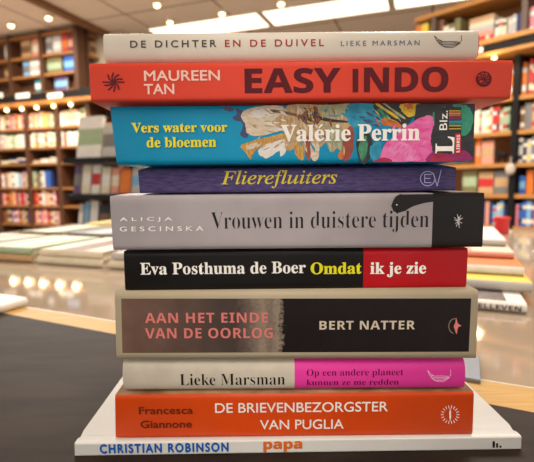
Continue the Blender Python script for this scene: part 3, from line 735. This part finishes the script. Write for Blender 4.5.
rowcols = [
 ['orange', 'salmon', 'pale green', 'pink', 'cream', 'yellow', 'red', 'tan', 'white'],
 ['cream', 'white', 'pale grey', 'red', 'white', 'pale grey', 'brown', 'cream', 'pink'],
 ['purple', 'dark blue', 'dark red', 'brown', 'cream'],
 ['salmon', 'white', 'purple', 'pink', 'cream', 'pale grey', 'light blue'],
 ['red', 'pale grey', 'pink', 'orange', 'dark red', 'white', 'salmon'],
 ['salmon', 'red', 'brown', 'pink', 'pale grey', 'purple']]
rowname = ['first', 'second', 'third', 'fourth', 'fifth', 'sixth']
baynames = {1: 'left edge', 2: 'middle', 3: 'right'}
for r in range(6):
    top = canz if r == 0 else zs_low[r - 1] - 0.03
    z = zs_low[r]; H = top - z
    for b in (1, 2, 3):
        s0, s1 = posts[b] + 0.04, posts[b + 1] - 0.04
        if b == 3 and r > 1: continue
        cols = rowcols[r]
        if r == 1 and b == 1: cols = ['cream', 'white', 'pale grey', 'cream', 'pale green']
        if r == 3 and b == 2: cols = ['cream', 'grey', 'pale green', 'light blue', 'brown']
        fmt = '{c} book, {o} from left, ' + rowname[r] + ' row under lamps, ' + baynames[b] + ' bay of far bookcase'
        grp = 'books on the far bookcase, ' + rowname[r] + ' row'
        if b == 1: s0 = max(s0, far_sz(-3, low_y[r])[0])
        if r == 2:
            # books lying in low piles
            x = s0 + 0.02; k = 0
            while x < s1 - 0.14:
                w = random.uniform(0.13, 0.16); zz = z
                for q in range(random.choice((2, 3))):
                    th = random.uniform(0.02, 0.03); c = random.choice(cols if b == 1 else ['white', 'pink', 'pale grey', 'cream', 'brown'])
                    o = bg_book('flat', th, 0.2, w, c, pic='white')
                    place(o, PW, UX, VX, x, 0.03, zz, AX, f'{c} lying book, {ORD[k]} from left bottom up, third row under lamps, {baynames[b]} bay', grp)
                    zz += th + 0.0008; k += 1
                x += w + 0.02
            continue
        hm = min(0.23, H * 0.92)
        if r == 3 and b == 2:
            s2 = s0 + (s1 - s0) * 0.45
            n = fill_spines(PW, UX, VX, AX, s0, s2, z, hm * 0.8, hm, cols, fmt, grp)
            for q, c in enumerate(('blue', 'blue', 'dark blue')):
                o = bg_book('spine', 0.042, 0.16, hm, c, accent=None); place(o, PW, UX, VX, s2 + 0.01 + q * 0.044, 0.03, z, AX, fmt.format(c=c, o=ORD[n + q]), grp)
            continue
        n = fill_spines(PW, UX, VX, AX, s0, s1, z, hm * 0.82, hm, cols, fmt, grp)

# upper cabinet: books standing face out and spine out
upnames = ['top', 'middle', 'lowest']
up_items = [
  # bay index, row, list of (px0, px1, ypx top, colour, pic)
  (0, [(1, 8, 43, 'pale grey', 'white')]),
  (0, [(18, 27, 38, 'tan', 'brown'), (29, 39, 37, 'salmon', 'cream'), (43, 49, 33, 'pale grey', 'grey'), (50, 58, 30, 'pale grey', 'white'), (59, 64, 31, 'red', 'orange'), (65, 70, 31, 'dark red', 'salmon')]),
  (1, [(1, 7, 66, 'brown', 'tan'), (20, 26, 57, 'light blue', 'grey'), (27, 39, 56, 'white', 'pale grey'), (44, 58, 52, 'olive', 'pale green'), (61, 73, 50, 'blue', 'light blue')]),
  (2, [(32, 41, 73, 'teal', 'white'), (52, 64, 73, 'purple', 'light blue')])]
for r, items in up_items:
    for k, (x0, x1, yt, c, pc) in enumerate(items):
        s0, s1 = far_sz(x0, up_y[r])[0], far_sz(x1, up_y[r])[0]
        bad = [p for p in uposts if s0 - 0.035 < p < s1 + 0.035]
        for p in bad:
            if p - s0 < s1 - p: s0 = p + 0.037
            else: s1 = p - 0.037
        z = zs_up[r]; zt = far_sz(x0, yt + 1)[1]
        lim = (far_sz(42, 33)[1] if r == 0 else zs_up[r - 1]) - 0.045
        o = bg_book('face', 0.03, max(0.05, s1 - s0), min(zt, lim) - z, c, pic=pc)
        o.name = 'book'
        nm = (x0 + x1) / 2
        place(o, PW, UX, VX, s0, 0.06, z, AX, f'{c} face-out book, {upnames[r]} shelf of upper cabinet, {"left" if nm < 9 else "second" if nm < 41 else "third" if nm < 75 else "right"} bay, {pc} cover panel', 'face-out books in the upper cabinet')

for q, (ss, ww, hh_, c, pc, row) in enumerate(((0.10, 0.22, 0.17, 'purple', 'salmon', 1), (0.36, 0.2, 0.18, 'pink', 'purple', 1), (0.12, 0.2, 0.2, 'tan', 'brown', 0), (0.45, 0.2, 0.2, 'orange', 'cream', 0))):
    o = bg_book('face', 0.03, ww, hh_, c, pic=pc)
    place(o, CB, VX, -UX, ss, 0.05, zs_up[row], AX + math.pi / 2, f'{c} face-out book with {pc} panel on {upnames[row]} shelf of the sideways upper shelving', 'books on the sideways upper shelving')

# ------------------------------------------------------------------ right bookcase
ry = [97.0, 131.0, 163.0, 194.0, 226.0, 258.0, 290.0]
rz_ = [right_sz(507, y)[1] for y in ry]
rpost0 = right_sz(511, 200)[0]
rcan = right_sz(507, 57)[1]; rcan2 = right_sz(507, 44.5)[1]; rup = right_sz(507, 40)[1]
rtop = RTOP
w = right_sz(538, 200)[0] - right_sz(511, 200)[0]
rp = [rpost0 - 0.95, rpost0, rpost0 + 0.95]
RBK = empty('bookcase', (PR.x, PR.y, 0), RX_A, 'wooden bookcase with black posts along the right wall, beside the stack', 'bookcase')
bm = bmesh.new(); box(bm, rp[0], rp[-1], 0.32, 0.34, 0, rcan); link('back_panel', bm, M_SHELF, RBK)
for sx in rp:
    bm = bmesh.new(); box(bm, sx - 0.022, sx + 0.022, -0.01, 0.32, 0, rcan); link('upright', bm, M_BLACK, RBK)
for i, z in enumerate(rz_):
    bm = bmesh.new()
    for k in range(2): box(bm, rp[k] + 0.023, rp[k + 1] - 0.023, 0.0, 0.318, z - 0.035, z)
    link('shelf', bm, mat('light_oak', (186, 130, 66), 0.45, 0.35, 0.0, 8, stretch=(2, 20, 20), rgb2=(164, 110, 54)), RBK)
M_LOAK = mat('light_oak', None)
bm = bmesh.new(); box(bm, rp[0], rp[-1], -0.16, 0.34, rcan, rcan + 0.03); link('canopy', bm, M_LOAK, RBK)
bm = bmesh.new(); box(bm, rp[0], rp[-1], -0.14, 0.34, rcan + 0.03, rcan2); link('fascia', bm, M_BLACK, RBK)
bm = bmesh.new(); box(bm, rp[0], rp[-1], -0.16, 0.34, rcan2, rup); link('ledge', bm, M_LOAK, RBK)
bm = bmesh.new(); box(bm, rp[0], rp[-1], 0.32, 0.34, rup, rtop); link('back_panel', bm, M_SHELF, RBK)
bm = bmesh.new(); box(bm, rp[0], rp[-1], -0.02, 0.34, rtop, rtop + 0.04); link('top_board', bm, M_LOAK, RBK)
su = right_sz(525, 8)[0]
for sx in (right_sz(434, 18)[0], su, rp[-1] - 0.02):
    bm = bmesh.new(); box(bm, sx - 0.022, sx + 0.022, -0.01, 0.32, rup, rtop); link('upright', bm, mat('grey_brown_steel', (92, 72, 58), 0.45), RBK)
for px in (500,):
    s0 = right_sz(px, 57)[0]
    bm = bmesh.new(); bmesh.ops.create_icosphere(bm, subdivisions=2, radius=0.019, matrix=Matrix.Translation((s0, -0.12, rcan - 0.018)))
    link('lamp', bm, M_BULB, RBK, True)
    l = bpy.data.lights.new('canopy_lamp', 'POINT'); l.energy = 1.6; l.color = (1, 0.72, 0.40); l.shadow_soft_size = 0.03
    lo = bpy.data.objects.new('canopy_lamp', l); COL.objects.link(lo); lo.parent = RBK; lo.location = (s0, -0.22, rcan - 0.03)
s0, z0 = right_sz(484, 50)
bm = bmesh.new(); box(bm, -0.05, 0.05, -0.006, 0, -0.022, 0.022, 0, 0.002)
o = link('shelf_sign', bm, mat('sign_white', None)); p = PR + UR * s0 - VR * 0.142; o.location = (p.x, p.y, (rcan + 0.03 + rcan2) / 2); o.rotation_euler = (0, 0, RX_A)
tag(o, 'small white category sign on the black fascia of the right bookcase', 'sign')
random.seed(23)
def rs(px, y): return right_sz(px, y)[0]
rrows = [
 (0, 'first', 82, ['orange', 'red', 'salmon', 'cream', 'green', 'dark red'], ['red', 'orange', 'cream', 'brown', 'dark red']),
 (1, 'second', 114, ['cream', 'pale green', 'salmon', 'white', 'red', 'brown', 'yellow'], ['orange', 'cream', 'brown', 'grey', 'tan']),
 (2, 'third', 145, None, ['grey', 'brown', 'black', 'pale grey', 'grey']),
 (3, 'fourth', 176, None, None),
 (4, 'fifth', 208, ['dark blue', 'cream', 'salmon', 'white', 'light blue', 'pale grey'], ['purple', 'light blue', 'blue', 'grey', 'pink']),
 (5, 'sixth', 240, None, ['yellow', 'green', 'light blue', 'teal', 'cream', 'red'])]
for r, nm, ymid, cl, cr_ in rrows:
    z = rz_[r]; H = (rz_[r - 1] - 0.035 if r else rcan) - z
    for side, cols in (('left', cl), ('right', cr_)):
        if cols is None: continue
        if side == 'left': a, b = rs(470, ymid), rp[1] - 0.03
        else: a, b = rp[1] + 0.03, rs(541, ymid)
        fmt = '{c} book, {o} from left on ' + nm + ' shelf of right bookcase, ' + side + ' of black post'
        fill_spines(PR, UR, VR, RX_A, a, b, z, H * 0.72, H * 0.9, cols, fmt, f'books on the right bookcase, {nm} shelf', setback=0.03, tmin=0.022, tmax=0.036)
def rface(px0, px1, r, ytop, c, pc, label, back=0.06, th=0.025):
    z = rz_[r]; a, b = rs(px0, ry[r]), rs(px1, ry[r]); zt = right_sz((px0 + px1) / 2, ytop)[1]
    o = bg_book('face', th, b - a, zt - z, c, pic=pc)
    return place(o, PR, UR, VR, a, back, z, RX_A, label, 'face-out books on the right bookcase')
rface(472, 477, 2, 138, 'orange', 'salmon', 'narrow orange face-out book on third shelf of right bookcase, close to the stack')
rface(478, 490, 2, 141, 'salmon', 'tan', 'salmon pink face-out book on third shelf of right bookcase')
rface(459, 473, 3, 170, 'olive', 'pale green', 'olive green face-out book on fourth shelf of right bookcase, beside the stack')
rface(475, 490, 3, 172, 'tan', 'red', 'tan face-out book with red cover picture on fourth shelf of right bookcase')
rface(491, 505, 3, 171, 'grey', 'tan', 'grey face-out book with tan panel on fourth shelf of right bookcase, left of post')
rface(516, 522, 3, 176, 'blue', 'light blue', 'blue face-out book on fourth shelf of right bookcase, just right of post')
rface(523, 530, 3, 170, 'orange', 'orange', 'bright orange face-out book on fourth shelf of right bookcase, right of post')
rface(532, 541, 3, 172, 'pale grey', 'light blue', 'pale grey face-out book on fourth shelf of right bookcase, at picture edge')
# dark low bowl-like ornament on the third shelf
s0 = rs(499, 163)
OR = empty('ornament', tuple(PR + UR * s0 + VR * 0.06 + Vector((0, 0, rz_[2] + 0.0008))), RX_A, 'small dark animal-shaped ornament on third shelf of right bookcase', 'ornament')
bm = bmesh.new()
bmesh.ops.create_uvsphere(bm, u_segments=16, v_segments=10, radius=1, matrix=Matrix.Translation((0.0, 0, 0.095)) @ Matrix.Diagonal((0.065, 0.03, 0.034, 1)))
bmesh.ops.create_uvsphere(bm, u_segments=14, v_segments=8, radius=1, matrix=Matrix.Translation((-0.055, 0, 0.12)) @ Matrix.Diagonal((0.028, 0.02, 0.022, 1)))
link('body', bm, M_BLACK, OR, True)
for lx in (-0.04, 0.04):
    for ly in (-0.013, 0.013):
        bm = bmesh.new(); cyl(bm, (lx, ly, 0), 0.008, 0.085, 8); link('leg', bm, M_BLACK, OR)
OR.scale = (0.72, 0.72, 0.8)
# hanging tag on the post
s0, z0 = right_sz(512.5, 169)
HT = empty('hanging_ornament', tuple(PR + UR * s0 - VR * 0.05 + Vector((0, 0, z0))), RX_A, 'small whitish round ornament hanging on the black post of right bookcase', 'ornament')
bm = bmesh.new(); bmesh.ops.create_uvsphere(bm, u_segments=16, v_segments=10, radius=1, matrix=Matrix.Diagonal((0.042, 0.025, 0.05, 1))); link('body', bm, mat('pale_felt', (206, 190, 174), 0.9, 0.1, 0.35, 60), HT, True)
bm = bmesh.new(); cyl(bm, (0, 0.0, 0.045), 0.003, 0.06, 8); link('cord', bm, M_PAPER, HT)

# upper right books: piles and spines on the ledge
zl = rup
def rl(px, y=25): return right_sz(px, y)[0]
x0, x1 = rl(468, 38), rl(492, 38)
zz = zl
for k, (c, ac) in enumerate((('dark red', 'white'), ('red', 'cream'), ('salmon', None), ('pale grey', None), ('cream', None), ('tan', None))):
    th = 0.042; o = bg_book('flat', th, 0.2, x1 - x0, c, accent=ac)
    place(o, PR, UR, VR, x0, 0.02, zz, RX_A, f'{c} book lying {ORD[k]} from bottom in the pile on the ledge above right fascia', 'books lying on the right ledge'); zz += th + 0.0008
fill_spines(PR, UR, VR, RX_A, rl(493, 38), rl(505, 38), zl, 0.19, 0.21, ['cream', 'white'], '{c} standing book, {o} from left beside the pile on the right ledge', 'books standing on the right ledge', tmin=0.026, tmax=0.036)
fill_spines(PR, UR, VR, RX_A, rl(506, 38), su - 0.03, zl, 0.18, 0.21, ['purple', 'dark blue', 'pale grey', 'pink'], '{c} volume, {o} from left near the upper post on the right ledge', 'books standing on the right ledge', tmin=0.026, tmax=0.036)
fill_spines(PR, UR, VR, RX_A, su + 0.03, rl(541, 36), zl, 0.22, 0.25, ['red', 'pink', 'red'], '{c} tall book, {o} from left right of the upper post, on the right ledge', 'books standing on the right ledge', tmin=0.03, tmax=0.045)
fill_spines(PR, UR, VR, RX_A, rl(408, 60), rl(434, 18) - 0.03, zl, 0.30, 0.36, ['orange', 'yellow', 'tan', 'orange'], '{c} tome, {o} from left, on right ledge over the stack top', 'books standing on the right ledge', tmin=0.05, tmax=0.07)
fill_spines(PR, UR, VR, RX_A, rl(434, 18) + 0.03, rl(464, 38), zl, 0.26, 0.34, ['olive', 'tan', 'brown', 'olive', 'cream'], '{c} tome, {o} from the dark upright, on right ledge over the stack top', 'books standing on the right ledge', tmin=0.04, tmax=0.06)

# ------------------------------------------------------------------ black display rack at the left behind the table
RY0 = at_y(90, 184, 2.35); RY0.z = 0
def rack_sz(px, py):
    p = at_wall(px, py, RY0, VX); return (p - RY0).dot(UX), p.z
RK = empty('display_rack', (RY0.x, RY0.y, 0), AX, 'black display rack of leaning face-out books, left behind the stack', 'rack')
ra, rb = rack_sz(64, 180)[0], rack_sz(64, 180)[0] + 0.95
rks = [rack_sz(95, y)[1] for y in (157.5, 194.5, 236)]
for z in rks:
    bm = bmesh.new(); box(bm, ra + 0.02, rb - 0.02, -0.02, 0.21, z - 0.028, z); link('shelf', bm, M_BLACK, RK)
for sx in (ra + 0.3, rb):
    bm = bmesh.new(); box(bm, sx - 0.018, sx, 0.2, 0.23, 0, rack_sz(95, 140)[1]); link('post', bm, M_BLACK, RK)
bm = bmesh.new(); box(bm, ra + 0.1, rb, 0.212, 0.225, rks[2] - 0.25, rks[1] + 0.02); link('back_panel', bm, M_BLACK, RK)
bm = bmesh.new(); box(bm, ra + 0.02, rb - 0.02, -0.02, 0.25, 0, 0.05); link('base', bm, M_BLACK, RK)
def rk(px0, px1, r, ytop, c, pc, label, th=0.02, y=0.05, back=10):
    a, b = rack_sz(px0, 180)[0], rack_sz(px1, 180)[0]; z = rks[r]; zt = rack_sz((px0 + px1) / 2, ytop)[1]
    o = bg_book('face', th, b - a, zt - z, c, pic=pc)
    return place(o, RY0, UX, VX, a, y, z + 0.0005 + th * math.sin(math.radians(back)), AX, label, 'books on the black display rack', back=math.radians(back))
rk(70, 95, 0, 114, 'white', 'pale green', 'large white face-out book with pale green picture, top of the black rack')
rk(96, 113, 0, 122, 'pale grey', 'grey', 'pale grey face-out book beside the large white one on the black rack')
rk(114, 132, 0, 120, 'cream', 'orange', 'cream face-out book with orange panel, top of rack next to the stack')
for i, (a, b, c, pc, yt) in enumerate(((65, 72, 'purple', 'grey', 166), (73.5, 82, 'cream', 'white', 165), (83, 92, 'white', 'red', 165), (93, 102, 'cream', 'white', 167), (103, 111, 'salmon', 'cream', 168), (112, 123, 'orange', 'orange', 170), (124, 137, 'pale grey', 'light blue', 168))):
    rk(a, b, 1, yt, c, pc, f'{c} face-out book with {pc} middle, {ORD[i]} from left on the rack\'s second shelf')
for i, (a, b, c, pc, yt) in enumerate(((67, 72, 'pale grey', 'white', 205), (73, 78, 'light blue', 'light blue', 203), (79, 87, 'white', 'white', 202), (88, 99, 'black', 'brown', 206), (100, 112, 'dark blue', 'grey', 203), (113, 128, 'dark blue', 'purple', 204))):
    rk(a, b, 2, yt, c, pc, f'{c} face-out book with {pc} middle, {ORD[i]} from left on the rack\'s third shelf')

# ------------------------------------------------------------------ flat books on the display table
def flat(corner_px, z, wid, dep, th, c, pic, label, group, ang=AX, n=1, more=None, origin='left'):
    p = at_z(corner_px[0], corner_px[1], z) if not isinstance(corner_px, Vector) else corner_px
    o = bg_book('flat', th, dep, wid, c, pic=pic)
    o.matrix_world = Matrix.Translation((p.x, p.y, z + 0.0004)) @ Matrix.Rotation(ang, 4, 'Z')
    return tag(o, label, 'book', group)
b0 = at_z(13, 262, GTOP)
rowsL = [
  (0.0, [('cream', 'white'), ('tan', 'pale grey'), ('cream', 'cream'), ('cream', 'pale green'), ('tan', 'cream')], [('pale grey', 'tan'), ('pale green', 'pale grey'), ('cream', 'brown'), ('pale grey', 'salmon'), ('cream', 'grey')]),
  (0.25, [('cream', 'white'), ('tan', 'cream'), ('tan', 'white'), ('cream', 'cream'), ('cream', 'grey')], [('olive', 'cream'), ('grey', 'pale grey'), ('pale green', 'salmon'), ('brown', 'white'), ('pale grey', 'dark red')]),
  (0.50, [('cream', 'yellow'), ('tan', 'cream'), ('cream', 'white'), ('cream', 'cream')], [('yellow', 'brown'), ('grey', 'green'), ('pale grey', 'tan'), ('pale green', 'grey')])]
rn = ['front', 'middle', 'back']
for ri, (off, low, up) in enumerate(rowsL):
    for k in range(len(low)):
        s = -0.28 + k * 0.172 + ri * 0.0
        p = b0 + UX * s + VX * off
        w_ = 0.158
        where = f'{ORD[k]} pile from left, {rn[ri]} row on glass table left of stack'
        flat(p, GTOP, w_, 0.21, 0.0145, low[k][0], low[k][1], f'{low[k][0]} lower book, {where}', 'flat books on the glass table')
        flat(p + UX * 0.004 + VX * 0.004, GTOP + 0.0150, w_ - 0.008, 0.200, 0.0135, up[k][0], up[k][1], f'{up[k][0]} upper book, {where}', 'flat books on the glass table', ang=AX + random.uniform(-0.03, 0.03))
# white paperback at the left edge of the counter
zt_ = GTOP + 0.011
P1 = at_z(28, 297.5, zt_); P0 = at_z(0, 305, zt_)
e = (P0 - P1).normalized()
o = bg_book('flat', 0.011, 0.13, 0.2, 'white')
ang = math.atan2(e.y, e.x) + math.pi
d = Vector((math.cos(ang), math.sin(ang), 0))
o.matrix_world = Matrix.Translation((P1.x - d.x * 0.2, P1.y - d.y * 0.2, GTOP)) @ Matrix.Rotation(ang, 4, 'Z')
tag(o, 'plain white paperback lying flat at the left picture edge beside the wood strip', 'book')

# right side piles
q0 = at_z(472, 309.5, GTOP); q1 = at_z(527, 314.5, GTOP)
qd = (q1 - q0).normalized(); qa = math.atan2(qd.y, qd.x); qn = Vector((-qd.y, qd.x, 0))
wq = 0.15
nb = q1 - qd * wq
o = flat(nb, GTOP, wq, 0.125, 0.0105, 'white', None, 'white paperback with grey capitals on its spine, foremost on the glass table right of stack', 'flat books right of the stack', ang=qa)
# its cover picture and spine lettering
bm = bmesh.new(); box(bm, 0.012, wq - 0.02, 0.012, 0.118, 0.0105, 0.0108); link('cover_picture', bm, mat('dark_cover_photo', (76, 66, 64), 0.4, 0.4, 0.0, 60, rgb2=(120, 104, 96)), o)['label'] = 'dark photograph on the cover'
me = text_mesh(sansb('DUBBELLEVEN'), 0.0, 1.05); bm = bmesh.new(); bm.from_mesh(me); bpy.data.meshes.remove(me)
mx = max(v.co.x for v in bm.verts); mn = min(v.co.x for v in bm.verts); my = max(v.co.y for v in bm.verts); ny = min(v.co.y for v in bm.verts)
for v in bm.verts: v.co = Vector((0.068 + (v.co.x - mn) / (mx - mn) * 0.076, -0.0006, 0.0026 + (v.co.y - ny) / (my - ny) * 0.0058))
link('title_lettering', bm, INK('slate_ink', None), o)
# a fanned stack: every layer lies a hand's breadth further back on the one below
fan = [(0.06, 0.0125, 'yellow', 'yellow', None, 'pale grey', 'yellow book with pale spine, lowest of the fanned stack behind the white paperback'),
       (0.105, 0.0116, 'orange', 'orange', None, 'white', 'orange book with white spine, second layer of the fanned stack on the glass table'),
       (0.175, 0.0095, 'cream', 'salmon', None, 'salmon', 'cream book with salmon spine, third layer of the fanned stack on the glass table'),
       (0.24, 0.0105, 'white', 'salmon', None, 'pale grey', 'white book with salmon cover panel, top layer of the fanned stack on the glass table')]
z = GTOP + 0.0112
for k, (off, th, c, pc, _x, sc, lab) in enumerate(fan):
    wd_ = 0.205 - 0.006 * k
    p = nb + qd * (wq - wd_ - 0.004 * k + 0.014) + qn * off
    o = bg_book('flat', th, 0.40 - off * 0.7, wd_, c, pic=pc, spine_col=sc)
    o.matrix_world = Matrix.Translation((p.x, p.y, z + 0.0004)) @ Matrix.Rotation(qa, 4, 'Z')
    tag(o, lab, 'book', 'fanned books right of the stack')
    z += th + 0.0005
pos = ['bottom', 'middle', 'top']
spots = [(-0.10, 0.62, 0.17, 0.18, [('cream', 'white'), ('white', 'salmon')], 'pile behind the fanned stack'),
 (0.20, 0.0, 0.14, 0.2, [('white', 'white'), ('pale grey', 'white')], 'front pile at right picture edge'),
 (0.22, 0.235, 0.14, 0.2, [('cream', 'white'), ('white', 'pale grey')], 'second pile at right picture edge')]
for (a, b, wd_, dp_, items, nm) in spots:
    z = GTOP
    for k, (c, pc) in enumerate(items):
        th = 0.0125 if len(items) == 3 else 0.007
        p = nb + qd * a + qn * b
        flat(p, z, wd_, dp_, th, c, pc, f'{c} {pos[k]} book, {nm} on the glass table', 'flat books right of the stack', ang=qa)
        z += th + 0.0006
# pale blue card lying on the glass close behind the pink book
k1 = at_z(481, 380, GTOP + 0.003); kd = qd
bm = bmesh.new(); box(bm, -0.10, 0, 0, 0.05, 0.0003, 0.003, 0, 0.0006)
o = link('card', bm, mat('blue_grey_card', (128, 132, 142), 0.4, 0.4, 0.06, 30)); o.location = (k1.x, k1.y, GTOP); o.rotation_euler = (0, 0, wa)
tag(o, 'blue grey card lying on the glass edge just behind the pink and cream hardback', 'card')
# small red tin standing behind the piles
p = at_y(502, 224, 1.3)
TN = empty('tin', (p.x, p.y, GTOP), 0, 'small bright red round tin behind the book piles on the glass table', 'tin')
hT = max(0.05, at_y(502, 217.5, 1.3).z - GTOP)
bm = bmesh.new(); cyl(bm, (0, 0, 0), 0.0195, hT * 0.86, 24); link('body', bm, mat('red_enamel', (214, 36, 36), 0.3, 0.5, 0.05), TN)
bm = bmesh.new(); cyl(bm, (0, 0, hT * 0.86), 0.0225, hT * 0.10, 24); cyl(bm, (0, 0, hT * 0.96), 0.0225, hT * 0.04, 24, r2=0.015); link('lid', bm, mat('red_enamel', None), TN)

# ------------------------------------------------------------------ ceiling lights and trim
M_DIFF = mat('lamp_diffuser', (255, 240, 214), 0.5, 0.2, 0, 4, emit=2.2)
M_FRAME = mat('lamp_frame', (206, 190, 170), 0.5, 0.3, 0.05, 10)
zl_ = CEIL - 0.012
c1 = at_z(250, 21.5, zl_)
def along(px):                                # where the light row crosses the pixel column
    lo, hi = -4.0, 4.0
    for _ in range(60):
        mid = (lo + hi) / 2; p = c1 + UX * mid
        v = p - CAM; x = 267 + F_PX * v.dot(CR) / v.dot(_F)
        if x < px: lo = mid
        else: hi = mid
    return lo
cuts = [along(156), along(266), along(391), along(391) + (along(391) - along(266))]
names = ['left end of the row, above the stack', 'middle of the row', 'right end of the row, near the top picture edge']
for k in range(3):
    a, b = cuts[k] + 0.02, cuts[k + 1] - 0.02
    p = c1 + UX * (a + b) / 2
    CL = empty('ceiling_light', (p.x, p.y, CEIL), AX, 'long bright white ceiling light panel, ' + names[k], 'ceiling light', 'long ceiling light panels')
    h = (b - a) / 2; wd2 = 0.27
    bm = bmesh.new()
    box(bm, -h, h, -wd2, -wd2 + 0.02, -0.02, 0); box(bm, -h, h, wd2 - 0.02, wd2, -0.02, 0); box(bm, -h, -h + 0.02, -wd2 + 0.02, wd2 - 0.02, -0.02, 0); box(bm, h - 0.02, h, -wd2 + 0.02, wd2 - 0.02, -0.02, 0)
    link('frame', bm, M_FRAME, CL)
    bm = bmesh.new(); box(bm, -h + 0.02, h - 0.02, -wd2 + 0.02, wd2 - 0.02, -0.014, -0.001); link('diffuser', bm, M_DIFF, CL)
for i, (px, py) in enumerate(((11, 25.5), (48.5, 18), (157, 5), (170, 22.5), (222, 14), (281, 4))):
    p = at_z(px, py, CEIL - 0.04)
    SP = empty('ceiling_spotlight', (p.x, p.y, CEIL), AX, 'small round glowing ceiling spotlight, ' + ('leftmost, above the upper cabinet', 'second from left, near the ceiling beam', 'high up between the beam and light panels', 'just left of the long light panel', 'just above the left light panel', 'topmost, above the middle light panel')[i], 'spotlight', 'ceiling spotlights')
    bm = bmesh.new(); cyl(bm, (0, 0, -0.035), 0.05, 0.035, 20, r2=0.06); link('housing', bm, M_FRAME, SP)
    bm = bmesh.new(); bmesh.ops.create_icosphere(bm, subdivisions=2, radius=0.036, matrix=Matrix.Translation((0, 0, -0.045)) @ Matrix.Diagonal((1, 1, 0.8, 1))); link('bulb', bm, M_BULB, SP, True)
ta = at_z(34, 0, CEIL - 0.03); tb = at_z(100, 31.5, CEIL - 0.03)
tdir = (tb - ta).normalized(); tl_ = (tb - ta).length
bm = bmesh.new(); box(bm, -1.5, tl_ + 0.2, -0.05, 0.05, -0.03, 0.03)
f = struct('trim_1', bm, mat('brown_beam', (128, 88, 56), 0.6, 0.3, 0.15, 8)); f.location = ta; f.rotation_euler = (0, 0, math.atan2(tdir.y, tdir.x))
